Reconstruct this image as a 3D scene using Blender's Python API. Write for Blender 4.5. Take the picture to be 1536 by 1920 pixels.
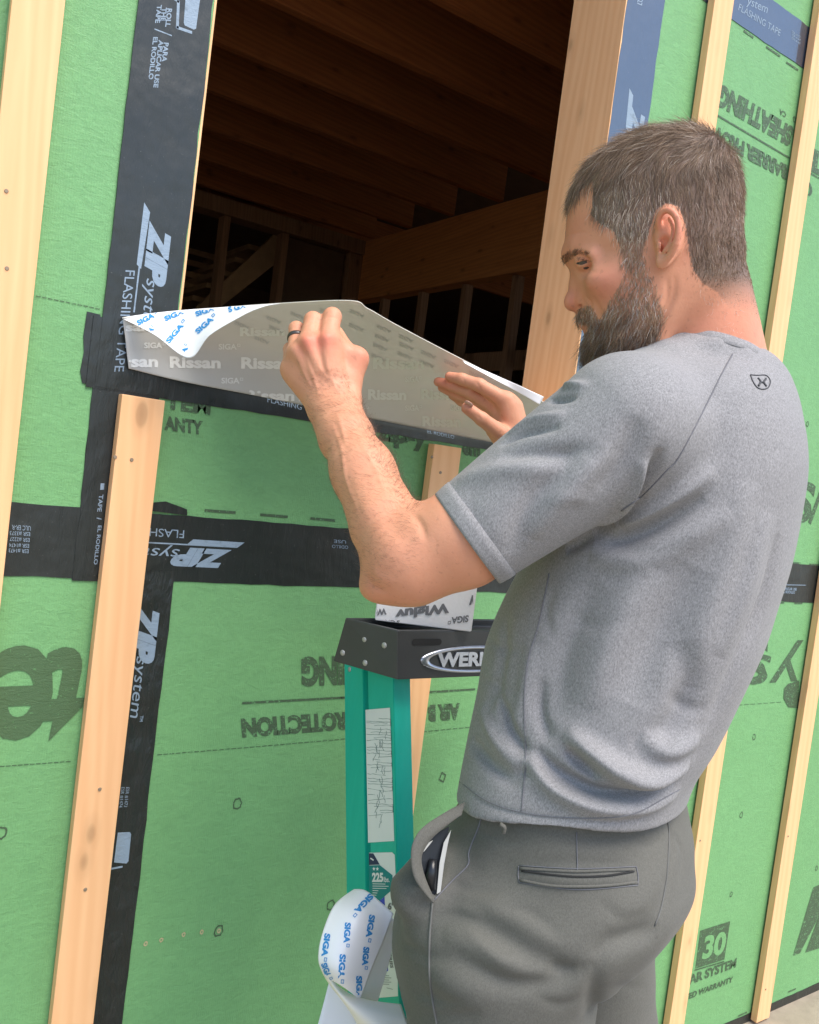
import bpy, bmesh, math, random
import numpy as np
from mathutils import Vector, Matrix
from mathutils.bvhtree import BVHTree
random.seed(7); RNG = np.random.default_rng(11)
for _o in list(bpy.data.objects): bpy.data.objects.remove(_o)
SC = bpy.context.scene; COL = SC.collection
# ------------------------------------------------------------------ camera
DW = 1.28; CH = 1.42; FP = 1600.0            # camera to wall, camera height, focal length in photo pixels
_dn = np.array([-4400, 34000, 1600.0]); _dn /= np.linalg.norm(_dn)
_H = np.array([2285, 220, 1600.0]); _H -= _H @ _dn * _dn; _H /= np.linalg.norm(_H)
_N = np.cross(_H, _dn); _N *= np.sign(_N[2])
RW = np.array([_H, _N, -_dn])                # metric camera frame (right, down, forward) -> world (x along wall, y into wall, z up)
CAM = np.array([0.0, -DW, CH])
cam = bpy.data.objects.new('camera', bpy.data.cameras.new('camera')); COL.objects.link(cam)
_m = Matrix(((RW[0][0], -RW[0][1], -RW[0][2], CAM[0]), (RW[1][0], -RW[1][1], -RW[1][2], CAM[1]), (RW[2][0], -RW[2][1], -RW[2][2], CAM[2]), (0, 0, 0, 1)))
cam.matrix_world = _m
cam.data.sensor_fit = 'HORIZONTAL'; cam.data.sensor_width = 36; cam.data.lens = 36 * FP / 1536
cam.data.clip_start = .05; cam.data.clip_end = 500; SC.camera = cam
# ------------------------------------------------------------------ sky, sun, exposure
SUN_EL, SUN_AZ = math.radians(60), math.radians(165)   # azimuth measured from +y (into the wall) clockwise
w = bpy.data.worlds.new("World"); SC.world = w; w.use_nodes = True
nt = w.node_tree; nt.nodes.clear()
sky = nt.nodes.new('ShaderNodeTexSky'); sky.sky_type = 'NISHITA'; sky.sun_disc = False
sky.sun_elevation = SUN_EL; sky.sun_rotation = SUN_AZ; sky.air_density = 1.0; sky.dust_density = 1.2; sky.ozone_density = 1.0
bg = nt.nodes.new('ShaderNodeBackground'); bg.inputs[1].default_value = 0.145
wo = nt.nodes.new('ShaderNodeOutputWorld'); nt.links.new(sky.outputs[0], bg.inputs[0]); nt.links.new(bg.outputs[0], wo.inputs[0])
sl = bpy.data.lights.new('sun', 'SUN'); sl.energy = 2.3; sl.angle = math.radians(38); sl.color = (1.0, .93, .82)
sun = bpy.data.objects.new('sun', sl); COL.objects.link(sun)
_sd = Vector((math.sin(SUN_AZ) * math.cos(SUN_EL), math.cos(SUN_AZ) * math.cos(SUN_EL), math.sin(SUN_EL)))
sun.rotation_euler = _sd.to_track_quat('Z', 'Y').to_euler()
SC.view_settings.view_transform = 'Standard'; SC.view_settings.look = 'None'; SC.view_settings.gamma = 1
SC.view_settings.exposure = 1.0
SC.render.engine = 'CYCLES'
# ------------------------------------------------------------------ helpers
def ray(px, py): return RW @ np.array([px - 768, py - 960, FP])
def P(px, py, z):                            # point seen at photo pixel at a distance z ahead of the camera
    return Vector(CAM + ray(px, py) * (z / FP))
def onY(px, py, Y=0.0):
    r = ray(px, py); return Vector(CAM + r * ((Y - CAM[1]) / r[1]))
def onX(px, py, X):
    r = ray(px, py); return Vector(CAM + r * ((X - CAM[0]) / r[0]))
def onZ(px, py, Z):
    r = ray(px, py); return Vector(CAM + r * ((Z - CAM[2]) / r[2]))
def C(px, py, z): return np.array([(px - 768) * z / FP, (py - 960) * z / FP, z])   # same in the metric camera frame
def tag(o, label=None, cat=None, group=None, kind=None):
    if label: o['label'] = label
    if cat: o['category'] = cat
    if group: o['group'] = group
    if kind: o['kind'] = kind
    return o
def thing(name, label, cat, loc=(0, 0, 0), group=None):
    o = bpy.data.objects.new(name, None); COL.objects.link(o); o.location = loc; o.empty_display_size = .1
    return tag(o, label, cat, group)
def link(name, me, mat, parent=None):
    o = bpy.data.objects.new(name, me); COL.objects.link(o)
    for m_ in (mat if isinstance(mat, (list, tuple)) else [mat]): me.materials.append(m_)
    if parent:
        o.parent = parent
        if parent.type == 'EMPTY': o.location = -Vector(parent.location)
        if parent.parent and parent.type == 'EMPTY': o.location -= Vector(parent.parent.location)
    return o
def smooth(me, on=True):
    me.polygons.foreach_set('use_smooth', [on] * len(me.polygons))
def mesh_from(name, verts, faces, sm=False):
    me = bpy.data.meshes.new(name); me.from_pydata([tuple(v) for v in verts], [], faces)
    if sm: smooth(me)
    me.update(); return me
def box_bm(bm, x0, x1, y0, y1, z0, z1, bev=0.0):
    r = bmesh.ops.create_cube(bm, size=1)
    for v in r['verts']:
        v.co = Vector(((x0 + x1) / 2 + v.co.x * (x1 - x0), (y0 + y1) / 2 + v.co.y * (y1 - y0), (z0 + z1) / 2 + v.co.z * (z1 - z0)))
    if bev > 0:
        es = list({e for v in r['verts'] for e in v.link_edges})
        bmesh.ops.bevel(bm, geom=es, offset=bev, segments=2, profile=.6, affect='EDGES')
def bm_obj(name, bm, mat, parent=None, sm=False):
    bmesh.ops.recalc_face_normals(bm, faces=bm.faces)
    me = bpy.data.meshes.new(name); bm.to_mesh(me); bm.free()
    if sm: smooth(me)
    return link(name, me, mat, parent)
def box(name, x0, x1, y0, y1, z0, z1, mat, parent=None, bev=0.0):
    bm = bmesh.new(); box_bm(bm, x0, x1, y0, y1, z0, z1, bev)
    return bm_obj(name, bm, mat, parent)
def poly_bm(bm, pts, th, nrm=(0, -1, 0)):
    nrm = Vector(nrm); a = [bm.verts.new(Vector(p)) for p in pts]; b = [bm.verts.new(Vector(p) + nrm * th) for p in pts]
    n_ = len(pts); bm.faces.new(b); bm.faces.new(a[::-1])
    for i in range(n_): bm.faces.new((a[i], a[(i + 1) % n_], b[(i + 1) % n_], b[i]))
def tube_bm(bm, pts, rad, seg=8, cap=True):
    pts = [Vector(p) for p in pts]; rings = []; n_ = len(pts); up = None
    if not hasattr(rad, '__len__'): rad = [rad] * n_
    for i, p in enumerate(pts):
        t = (pts[min(i + 1, n_ - 1)] - pts[max(i - 1, 0)]).normalized()
        if up is None: up = t.orthogonal().normalized()
        up = (up - t * up.dot(t)).normalized(); s = t.cross(up)
        rings.append([bm.verts.new(p + (up * math.cos(a) + s * math.sin(a)) * rad[i]) for a in [2 * math.pi * k / seg for k in range(seg)]])
    for i in range(n_ - 1):
        for k in range(seg): bm.faces.new((rings[i][k], rings[i][(k + 1) % seg], rings[i + 1][(k + 1) % seg], rings[i + 1][k]))
    if cap: bm.faces.new(rings[0][::-1]); bm.faces.new(rings[-1])
# ------------------------------------------------------------------ node materials
def new_mat(name):
    m = bpy.data.materials.new(name); m.use_nodes = True; n_ = m.node_tree; b = n_.nodes['Principled BSDF']; return m, n_, b
def nd(n_, t, **kw):
    x = n_.nodes.new(t)
    for k, v in kw.items():
        if k == 'inp':
            for kk, vv in v.items(): x.inputs[kk].default_value = vv
        else: setattr(x, k, v)
    return x
def coords(n_, sc=(1, 1, 1), rot=(0, 0, 0), obj=False):
    tc = nd(n_, 'ShaderNodeTexCoord'); mp = nd(n_, 'ShaderNodeMapping'); mp.inputs['Scale'].default_value = sc; mp.inputs['Rotation'].default_value = rot
    n_.links.new(tc.outputs['Object'], mp.inputs[0]); return mp.outputs[0]
def ramp(n_, fac, stops):
    r = nd(n_, 'ShaderNodeValToRGB'); e = r.color_ramp.elements
    while len(e) < len(stops): e.new(.5)
    for i, (p, c) in enumerate(stops): e[i].position = p; e[i].color = (*c, 1)
    n_.links.new(fac, r.inputs[0]); return r.outputs[0]
def noise(n_, vec, scale, detail=4, rough=.55, dist=0.0):
    x = nd(n_, 'ShaderNodeTexNoise', inp={'Scale': scale, 'Detail': detail, 'Roughness': rough, 'Distortion': dist}); n_.links.new(vec, x.inputs['Vector']); return x.outputs['Fac']
def mixc(n_, fac, a, b, bt='MIX'):
    x = nd(n_, 'ShaderNodeMix', data_type='RGBA', blend_type=bt)
    for s, v in ((x.inputs[0], fac), (x.inputs[6], a), (x.inputs[7], b)):
        if isinstance(v, bpy.types.NodeSocket): n_.links.new(v, s)
        else: s.default_value = v if isinstance(v, (int, float)) else (*v, 1)
    return x.outputs[2]
def math_(n_, op, a, b=0.0, c=0.0, clamp=False):
    x = nd(n_, 'ShaderNodeMath', operation=op, use_clamp=clamp)
    for i, v in enumerate((a, b, c)):
        if isinstance(v, bpy.types.NodeSocket): n_.links.new(v, x.inputs[i])
        else: x.inputs[i].default_value = v
    return x.outputs[0]
def bump(n_, h, strength, dist, prev=None):
    b = nd(n_, 'ShaderNodeBump', inp={'Strength': strength, 'Distance': dist}); n_.links.new(h, b.inputs['Height'])
    if prev is not None: n_.links.new(prev, b.inputs['Normal'])
    return b.outputs[0]
def flat_mat(name, col, rough=.6, metal=0.0, spec=.5, nz=0.0, bscale=0, bstr=.3, bdist=.001):
    m, n_, b = new_mat(name); v = coords(n_)
    b.inputs['Roughness'].default_value = rough; b.inputs['Metallic'].default_value = metal; b.inputs['Specular IOR Level'].default_value = spec
    if nz: f = noise(n_, v, 14, 5); n_.links.new(mixc(n_, f, tuple(c * (1 - nz) for c in col), tuple(min(1, c * (1 + nz)) for c in col)), b.inputs['Base Color'])
    else: b.inputs['Base Color'].default_value = (*col, 1)
    if bscale: n_.links.new(bump(n_, noise(n_, v, bscale, 3), bstr, bdist), b.inputs['Normal'])
    return m
def wood_mat(name, light, dark, rough=.6, axis='Z', seed=0.0, knots=True, grain=1.0, spec=.3):
    m, n_, b = new_mat(name)
    sc = {'Z': (1, 1, .06), 'X': (.06, 1, 1), 'Y': (1, .06, 1)}[axis]
    tc = nd(n_, 'ShaderNodeTexCoord'); oi = nd(n_, 'ShaderNodeObjectInfo')
    ad = nd(n_, 'ShaderNodeVectorMath', operation='MULTIPLY_ADD'); n_.links.new(oi.outputs['Random'], ad.inputs[0]); ad.inputs[1].default_value = (7, 5, 9); n_.links.new(tc.outputs['Object'], ad.inputs[2])
    mp = nd(n_, 'ShaderNodeMapping'); mp.inputs['Scale'].default_value = sc; mp.inputs['Location'].default_value = (seed, seed, seed); n_.links.new(ad.outputs[0], mp.inputs[0]); v = mp.outputs[0]
    f1 = noise(n_, v, 26 * grain, 4, .55, 1.2)
    wv = nd(n_, 'ShaderNodeTexWave', wave_type='BANDS', bands_direction='DIAGONAL', inp={'Scale': 30 * grain, 'Distortion': 7.0, 'Detail': 2.5, 'Detail Scale': .9}); n_.links.new(v, wv.inputs['Vector'])
    f2 = noise(n_, v, 170 * grain, 3)
    mixf = math_(n_, 'ADD', math_(n_, 'MULTIPLY', f1, .62), math_(n_, 'ADD', math_(n_, 'MULTIPLY', wv.outputs['Fac'], .24), math_(n_, 'MULTIPLY', f2, .14)))
    c = ramp(n_, mixf, [(.25, light), (.85, dark)])
    if knots:
        mk = nd(n_, 'ShaderNodeMapping'); mk.inputs['Scale'].default_value = {'Z': (1, 1, .45), 'X': (.45, 1, 1), 'Y': (1, .45, 1)}[axis]; n_.links.new(ad.outputs[0], mk.inputs[0])
        vo = nd(n_, 'ShaderNodeTexVoronoi', inp={'Scale': 13.0, 'Randomness': 1.0}); n_.links.new(mk.outputs[0], vo.inputs['Vector'])
        kn = ramp(n_, vo.outputs['Distance'], [(.0, (1, 1, 1)), (.09, (.8, .8, .8)), (.13, (.25, .25, .25)), (.24, (0, 0, 0))])
        c = mixc(n_, math_(n_, 'MULTIPLY', kn, .6), c, tuple(x * .35 for x in dark))
    n_.links.new(c, b.inputs['Base Color']); b.inputs['Roughness'].default_value = rough; b.inputs['Specular IOR Level'].default_value = spec
    n_.links.new(bump(n_, mixf, .25, .0012), b.inputs['Normal']); return m
M = {}
# ------------------------------------------------------------------ wall materials
def mk_green():
    m, n_, b = new_mat('green_overlay'); v = coords(n_)
    big = noise(n_, v, 2.2, 5, .6); mid = noise(n_, v, 22, 6, .65)
    c = mixc(n_, big, (.155, .36, .142), (.208, .44, .190)); c = mixc(n_, math_(n_, 'MULTIPLY', mid, .35), c, (.12, .30, .12))
    sp = ramp(n_, noise(n_, v, 240, 2), [(.70, (0, 0, 0)), (.76, (1, 1, 1))]); c = mixc(n_, math_(n_, 'MULTIPLY', sp, .18), c, (.30, .50, .27))
    sd = ramp(n_, noise(n_, v, 60, 3, .7), [(.63, (0, 0, 0)), (.72, (1, 1, 1))]); c = mixc(n_, math_(n_, 'MULTIPLY', sd, .16), c, (.06, .15, .06))
    wv = nd(n_, 'ShaderNodeTexWave', wave_type='BANDS', bands_direction='X', inp={'Scale': 88.0, 'Distortion': 1.2, 'Detail': 2.0, 'Detail Scale': 3.0}); n_.links.new(v, wv.inputs['Vector'])
    v2 = coords(n_, (1, 1, 2.6), (0, .7, 0)); fib = noise(n_, v2, 34, 6, .75, 1.6); v3 = coords(n_, (2.8, 1, 1), (0, .35, 0)); fib2 = noise(n_, v3, 44, 5, .7, 1.2)
    h = math_(n_, 'ADD', fib, math_(n_, 'ADD', math_(n_, 'MULTIPLY', wv.outputs['Fac'], .10), fib2))
    c = mixc(n_, .55, c, ramp(n_, fib, [(.35, (.84, .84, .84)), (.65, (1.14, 1.14, 1.12))]), 'MULTIPLY')
    n_.links.new(c, b.inputs['Base Color']); b.inputs['Roughness'].default_value = .5; b.inputs['Specular IOR Level'].default_value = .35
    n_.links.new(bump(n_, h, .42, .0028), b.inputs['Normal']); return m
def mk_tape(ca=(.010, .013, .012), cb=(.022, .027, .026)):
    m, n_, b = new_mat('black_tape'); v = coords(n_)
    c = mixc(n_, noise(n_, v, 5, 5), ca, cb)
    dst = ramp(n_, noise(n_, v, 330, 2), [(.70, (0, 0, 0)), (.78, (1, 1, 1))]); c = mixc(n_, math_(n_, 'MULTIPLY', dst, .5), c, (.16, .16, .15))
    n_.links.new(c, b.inputs['Base Color'])
    n_.links.new(ramp(n_, noise(n_, v, 8, 5, .7), [(.3, (.27,) * 3), (.75, (.48,) * 3)]), b.inputs['Roughness']); b.inputs['Specular IOR Level'].default_value = .55
    v2 = coords(n_, (2.4, 1, .6)); h1 = noise(n_, v2, 30, 5, .65, .6); h2 = noise(n_, v, 9, 3)
    n_.links.new(bump(n_, h2, .5, .010, bump(n_, h1, .35, .0028)), b.inputs['Normal']); return m
def mk_print(name, dark, base, lo=.40, hi=.46, sc=260):
    m, n_, b = new_mat(name); v = coords(n_)
    f = ramp(n_, math_(n_, 'ADD', math_(n_, 'MULTIPLY', noise(n_, v, sc, 2), .6), math_(n_, 'MULTIPLY', noise(n_, coords(n_, (1, 1, 3)), 45, 4), .4)), [(lo, (0, 0, 0)), (hi, (1, 1, 1))])
    n_.links.new(mixc(n_, f, base, dark), b.inputs['Base Color']); b.inputs['Roughness'].default_value = .6
    n_.links.new(bump(n_, noise(n_, coords(n_, (1, 1, 2.6), (0, .7, 0)), 34, 6, .75, 1.6), .5, .003), b.inputs['Normal']); return m
M['green'] = mk_green(); M['tape'] = mk_tape()
M['tape_sky_tint'] = mk_tape((.006, .020, .045), (.014, .036, .075)); M['tape_sky_tint'].name = 'sky_tinted_black_tape'; _b = M['tape_sky_tint'].node_tree.nodes['Principled BSDF']; _b.inputs['Coat Weight'].default_value = 1.0; _b.inputs['Coat Roughness'].default_value = .08; _b.inputs['Coat IOR'].default_value = 2.0  # coated black tape; blue of the reflected sky put into its base colour
M['tape_wrinkled'] = mk_tape(); M['tape_wrinkled'].name = 'wrinkled_black_tape'
for _n in M['tape_wrinkled'].node_tree.nodes:
    if _n.type == 'BUMP': _n.inputs['Strength'].default_value = 1.0; _n.inputs['Distance'].default_value *= 1.6
M['ink'] = mk_print('green_ink', (.058, .105, .052), (.13, .31, .13), .37, .45)
M['ink_soft'] = mk_print('green_ink_soft', (.070, .135, .058), (.13, .32, .12), .30, .40)
M['tapeprint'] = mk_print('tape_print', (.25, .33, .42), (.12, .16, .20), .25, .45, 60)
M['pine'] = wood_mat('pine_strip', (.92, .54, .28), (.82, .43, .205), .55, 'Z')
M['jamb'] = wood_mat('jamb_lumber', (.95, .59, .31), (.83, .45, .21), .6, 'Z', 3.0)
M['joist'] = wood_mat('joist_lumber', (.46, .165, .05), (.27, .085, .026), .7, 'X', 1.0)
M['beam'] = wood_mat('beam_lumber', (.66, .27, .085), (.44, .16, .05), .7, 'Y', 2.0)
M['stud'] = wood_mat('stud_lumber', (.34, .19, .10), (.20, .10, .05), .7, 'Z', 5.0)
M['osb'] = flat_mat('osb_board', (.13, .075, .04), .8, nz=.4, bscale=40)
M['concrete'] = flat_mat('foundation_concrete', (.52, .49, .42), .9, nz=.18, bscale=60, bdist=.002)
M['soil'] = flat_mat('ground_soil', (.30, .25, .19), .95, nz=.35, bscale=30, bdist=.01)
M['board_edge'] = flat_mat('board_edge', (.42, .26, .13), .9, nz=.3, bscale=200)
M['screw'] = flat_mat('screw_steel', (.30, .23, .16), .6, .3)
M['hole'] = flat_mat('nail_hole', (.50, .42, .24), .9)
M['dark'] = flat_mat('dark_core', (.02, .02, .02), .9)
T_ = .004
def font_mesh(s, bold=0.0):
    cu = bpy.data.curves.new('txt', 'FONT'); cu.body = s; cu.size = 1; cu.offset = bold; cu.resolution_u = 4
    o = bpy.data.objects.new('txt', cu); COL.objects.link(o)
    dg = bpy.context.evaluated_depsgraph_get(); me = bpy.data.meshes.new_from_object(o.evaluated_get(dg))
    co = np.array([v.co[:2] for v in me.vertices]); fc = [tuple(p.vertices) for p in me.polygons]
    bpy.data.objects.remove(o); bpy.data.curves.remove(cu); bpy.data.meshes.remove(me)
    co = (co - co.min(0)) / (co.max(0) - co.min(0)); return co, fc
class Ink:                                   # collects printed marks that lie flat on one surface
    def __init__(s): s.v = []; s.f = []
    def add(s, pts, faces):
        k = len(s.v); s.v += [tuple(p) for p in pts]; s.f += [tuple(i + k for i in f) for f in faces]
    def done(s, name, mat, parent): return link(name, mesh_from(name, s.v, s.f), mat, parent)
def wpt(X, Z, lift): return (X, -lift, Z)
_NT = [0]
def T(ink, s, p00, p10, p01, bold=0.02, lift=.0006, snap=True):
    """text on the wall: lower-left, lower-right, upper-left corner of its box, given as seen in the photo"""
    a, b, c = [onY(*p) for p in (p00, p10, p01)]
    A = np.array([a.x, a.z]); B = np.array([b.x, b.z]) - A; Cc = np.array([c.x, c.z]) - A
    if snap:
        i = int(np.argmax(np.abs(B))); L = np.linalg.norm(B); sg = np.sign(B[i]); B = np.zeros(2); B[i] = L * sg
    _NT[0] += 1; lift += (_NT[0] % 7) * 4e-5; co, fc = font_mesh(s, bold)
    q = A + co[:, :1] * B + co[:, 1:] * Cc
    ink.add([wpt(x, z, lift) for x, z in q], fc)
def poly(ink, pts, lift=.0006):
    _NT[0] += 1; lift += (_NT[0] % 7) * 4e-5
    q = [onY(*p) for p in pts]; ink.add([wpt(p.x, p.z, lift) for p in q], [tuple(range(len(q)))])
def stroke(ink, pts, wd, lift=.0006):
    _NT[0] += 1; lift += (_NT[0] % 7) * 4e-5
    q = [onY(*p) for p in pts]; q = [np.array([p.x, p.z]) for p in q]
    for a, b in zip(q[:-1], q[1:]):
        d = b - a; L = np.linalg.norm(d); d /= L; n2 = np.array([-d[1], d[0]]) * wd / 2
        ink.add([wpt(*(a + n2 - d * wd * .3), lift), wpt(*(b + n2 + d * wd * .3), lift), wpt(*(b - n2 + d * wd * .3), lift), wpt(*(a - n2 - d * wd * .3), lift)], [(0, 1, 2, 3)])
def ring(ink, px, py, r, wd=.003, lift=.0006, n=18, sq=False):
    c = onY(px, py); n = 4 if sq else n; o = []; ph = .4
    for k in range(n):
        a = 2 * math.pi * k / n + ph; jr = 1 + random.uniform(-.12, .12)
        o.append((c.x + r * jr * math.cos(a) * .8, c.z + r * jr * math.sin(a)))
    i_ = [(c.x + (x - c.x) * (1 - wd / r), c.z + (z - c.z) * (1 - wd / r)) for x, z in o]
    ink.add([wpt(x, z, lift) for x, z in o + i_], [(k, (k + 1) % n, n + (k + 1) % n, n + k) for k in range(n)])
# ------------------------------------------------------------------ sheathed wall
wall = thing('sheathed_wall', 'green sheathed house wall with black taped seams and an unglazed window opening', 'wall')
OX0, OX1, OZ0, OZ1 = .4265, 1.262, CH + .150, CH + 1.62
SB, ST, SEAM = CH - 1.45, CH + 2.4, CH - .165
WX0, WX1 = -2.2, 5.2
bm = bmesh.new()
for x0, x1, z0, z1 in ((WX0, OX0, SEAM, ST), (OX0, OX1, SEAM, OZ0), (OX0, OX1, OZ1, ST), (OX1, WX1, SEAM, ST)): box_bm(bm, x0, x1, 0, .011, z0, z1)
bm_obj('sheathing_panel', bm, M['green'], wall)
box('sheathing_panel', WX0, WX1, 0, .011, SB, SEAM - .0015, M['green'], wall)
fr = box('window_jamb', OX0 - .038, OX0 - .0005, -.0025, .151, OZ0, OZ1, M['jamb'], wall, .001)
box('window_jamb', OX0 - .038, OX0 + .003, .0115, .151, OZ0 - .02, OZ1, M['jamb'], wall, .001)
bpy.data.objects.remove(fr)
box('window_jamb', OX1 - .003, OX1 + .038, .0115, .155, OZ0, OZ1, M['jamb'], wall, .001)
box('window_sill', OX0 - .038, OX1 + .04, .0115, .151, OZ0 - .045, OZ0 - .0005, M['jamb'], wall, .001)
box('window_header', OX0, OX1, .0115, .151, OZ1, OZ1 + .2, M['jamb'], wall, .001)
box('sheathing_edge', OX0 + .0002, OX0 + .0035, -.0002, .0113, OZ0, OZ1, M['jamb'], wall)
box('sheathing_edge', OX1 - .0035, OX1 - .0002, -.0030, .0113, OZ0, OZ1, M['jamb'], wall)
# tapes: thin strips with slightly uneven, overlapping layers
def tape(x0, x1, z0, z1, layer, pts=None, jag=0.0):
    bm = bmesh.new(); th = .0007 * layer
    if pts: poly_bm(bm, [(p.x, 0, p.z) for p in pts], th)
    else:
        L = max(x1 - x0, z1 - z0); n = max(2, int(L / .03)); a, b = [], []
        for i in range(n + 1):
            t = i / n; j = [random.gauss(0, .0006) for _ in range(2)]
            if x1 - x0 > z1 - z0: a.append((x0 + (x1 - x0) * t, 0, z0 + j[0])); b.append((x0 + (x1 - x0) * t, 0, z1 + j[1]))
            else: a.append((x0 + j[0], 0, z0 + (z1 - z0) * t)); b.append((x1 + j[1], 0, z0 + (z1 - z0) * t))
        for i in range(n): poly_bm(bm, [a[i], a[i + 1], b[i + 1], b[i]], th)
        bmesh.ops.remove_doubles(bm, verts=bm.verts, dist=1e-5)
        ins = [f for f in bm.faces if all(len(e.link_faces) > 2 for e in f.edges if abs(e.verts[0].co.y) != abs(e.verts[1].co.y)) and abs(f.normal.y) < .1 and sum(len(e.link_faces) > 2 for e in f.edges) >= 3]
        bmesh.ops.delete(bm, geom=ins, context='FACES_ONLY')
    return bm_obj('flashing_tape', bm, M['tape'], wall)
tV2 = tape(.3155, .4115, CH - .217, CH + .10, 1)
tB = tape(WX0, WX1, CH - .216, CH - .112, 2)
tV3 = tape(.372, .467, SB, CH - .20, 3)
tV2b = tape(.3155, .412, CH - .219, CH + .07, 3)
tS = tape(.305, 1.40, CH + .062, CH + .1625, 4)
tFl = tape(0, 0, 0, 0, 2, [onY(*p) for p in ((163, 584), (188, 590), (175, 724), (154, 718), (150, 696), (157, 660), (156, 630))])
tV = tape(.3175, .4245, CH + .064, ST, 5)
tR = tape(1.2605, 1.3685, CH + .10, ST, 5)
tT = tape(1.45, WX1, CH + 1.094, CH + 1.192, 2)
for _t in (tR, tT): _t.data.materials.clear(); _t.data.materials.append(M['tape_sky_tint'])
for _t in (tV3,): _t.data.materials.clear(); _t.data.materials.append(M['tape_wrinkled'])
tBo = tape(WX0, WX1, SB - .005, SB + .055, 2)
tape(0, 0, 0, 0, 4, [onY(*p) for p in ((285, 958), (287, 942), (310, 940), (338, 950), (350, 955), (350, 966))])
# lettering on the tapes
k = Ink(); L5 = .0036
for s, a, b, c in (('ROLL', (312, 17), (309, 52), (321.5, 18)), ('THE', (302, 16), (300, 41), (311.5, 16)), ('TAPE', (293, 11), (290, 45), (302, 11)),
                   ('PARA', (305.5, 81), (302, 117), (315, 82)), ('APLICAR USE', (296, 76), (288, 166), (305, 77)), ('EL RODILLO', (285.5, 71), (278, 151), (294.5, 71))):
    T(k, s, a, b, c, .03, L5)
stroke(k, [(289, 56), (320, 68)], .0016, L5)
poly(k, [(347, -10), (375, -10), (366, 55), (362, 57), (345, 49), (343, 44)], L5); stroke(k, [(318, -6), (333, 4), (331, 53), (357, 62)], .004, L5)
poly(k, [(269, 380), (280, 399), (263, 505), (255, 496)], L5); stroke(k, [(260, 500), (250, 585)], .0022, L5)
T(k, 'ZIP', (279, 414), (268, 522), (320, 438), .07, L5); T(k, 'system', (267, 518), (253, 625), (291, 530), .0, L5)
T(k, 'FLASHING TAPE', (234, 507), (213, 697), (252, 508), .0, L5)
k.done('tape_lettering', M['tapeprint'], tV)
k = Ink(); L2 = .0016
for s, a, b, c in (('ULC ER-R', (57, 986), (22, 984), (57, 995)), ('ESR #3373', (56, 997), (18, 995), (56, 1005)), ('ESR #2227', (55, 1008), (18, 1006), (55, 1016)),
                   ('ESR #1474', (54, 1019), (17, 1017), (54, 1027)), ('ESR #1473', (53, 1029), (16, 1027), (53, 1037)),
                   ('USE', (648, 1013), (625, 1012), (648, 1019)), ('ODILLO', (652, 1023), (622, 1021), (652, 1029))):
    T(k, s, a, b, c, .0, L2)
poly(k, [(362, 1011), (458, 1017), (444, 1027), (348, 1022)], L2); stroke(k, [(352, 1021), (275, 1017)], .0022, L2)
T(k, 'ZIP', (434, 1031), (334, 1030), (414, 1065), .07, L2); T(k, 'syst', (340, 1023), (272, 1020), (330, 1046), .0, L2)
T(k, 'FLASH', (345, 994), (280, 991), (344, 1009), .0, L2)
for s, a, b, c in (('APLICAR USE', (1468, 1106), (1493, 1106), (1468, 1101)), ('EL RODILLO', (1467, 1112), (1490, 1112), (1467, 1107)), ('THE', (1451, 1105), (1459, 1105), (1451, 1101)), ('TAPE', (1449, 1111), (1460, 1111), (1449, 1107))):
    T(k, s, a, b, c, .02, L2)
stroke(k, [(1462, 1071), (1461, 1090), (1450, 1090)], .003, L2); poly(k, [(1448, 1071), (1459, 1071), (1458, 1086), (1448, 1086)], L2)
stroke(k, [(1448, 1096), (1510, 1097)], .0016, L2)
k.done('tape_lettering', M['tapeprint'], tB)
k = Ink(); T(k, 'TAPE', (185, 927), (182, 959), (193, 927), .02, .0024); T(k, 'EL RODILLO', (183, 985), (173, 1058), (190, 985), .02, .0024)
poly(k, [(188, 906), (195, 906), (194, 918), (187, 918)], .0024); stroke(k, [(181, 971), (189, 973)], .0014, .0024); k.done('tape_lettering', M['tapeprint'], tV2b)
k = Ink(); T(k, 'ZIP', (252, 1125), (243, 1232), (299, 1143), .07, .0024); T(k, 'system', (249, 1228), (237, 1342), (272, 1234), .0, .0024); T(k, 'TM', (262, 1341), (260, 1352), (268, 1341), .02, .0024)
T(k, 'ESR #1473', (235, 1475), (232, 1512), (242, 1475), .0, .0024); T(k, 'ESR #1474', (226, 1475), (222, 1513), (233, 1475), .0, .0024)
poly(k, [(220, 1560), (243, 1559), (245, 1563), (240, 1614), (236, 1618), (213, 1616)], .0024); stroke(k, [(210, 1590), (206, 1628), (228, 1624)], .003, .0024); k.done('tape_lettering', M['tapeprint'], tV3)
k = Ink(); T(k, 'ystem', (1398, 13), (1436, 30), (1402, -4), .0, L2, False); T(k, 'FLASHING TAPE', (1383, 19), (1461, 68), (1386, 7), .0, L2, False)
for i in range(3): T(k, 'ESR #147', (1484, 62 + i * 6), (1500, 73 + i * 6), (1484, 57 + i * 6), .0, L2, False)
k.done('tape_lettering', M['tapeprint'], tT)
k = Ink(); poly(k, [(1178, 166), (1185, 180), (1178, 250), (1171, 240)], L5); T(k, 'ZIP', (1181, 195), (1166, 300), (1208, 214), .07, L5); T(k, 'EL RODILLO', (1101, 602), (1096, 648), (1108, 602), .02, L5)
T(k, '27', (1193, 0), (1192, 12), (1203, 0), .02, L5); k.done('tape_lettering', M['tapeprint'], tR)
k = Ink(); T(k, 'FLASHING TAPE', (500, 754), (600, 777), (500, 743), .0, .003, False); T(k, 'ROLL THE TAPE', (775, 800), (870, 820), (775, 790), .0, .003, False); T(k, 'EL RODILLO', (800, 812), (850, 823), (800, 805), .0, .003, False)
k.done('tape_lettering', M['tapeprint'], tS)
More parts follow.
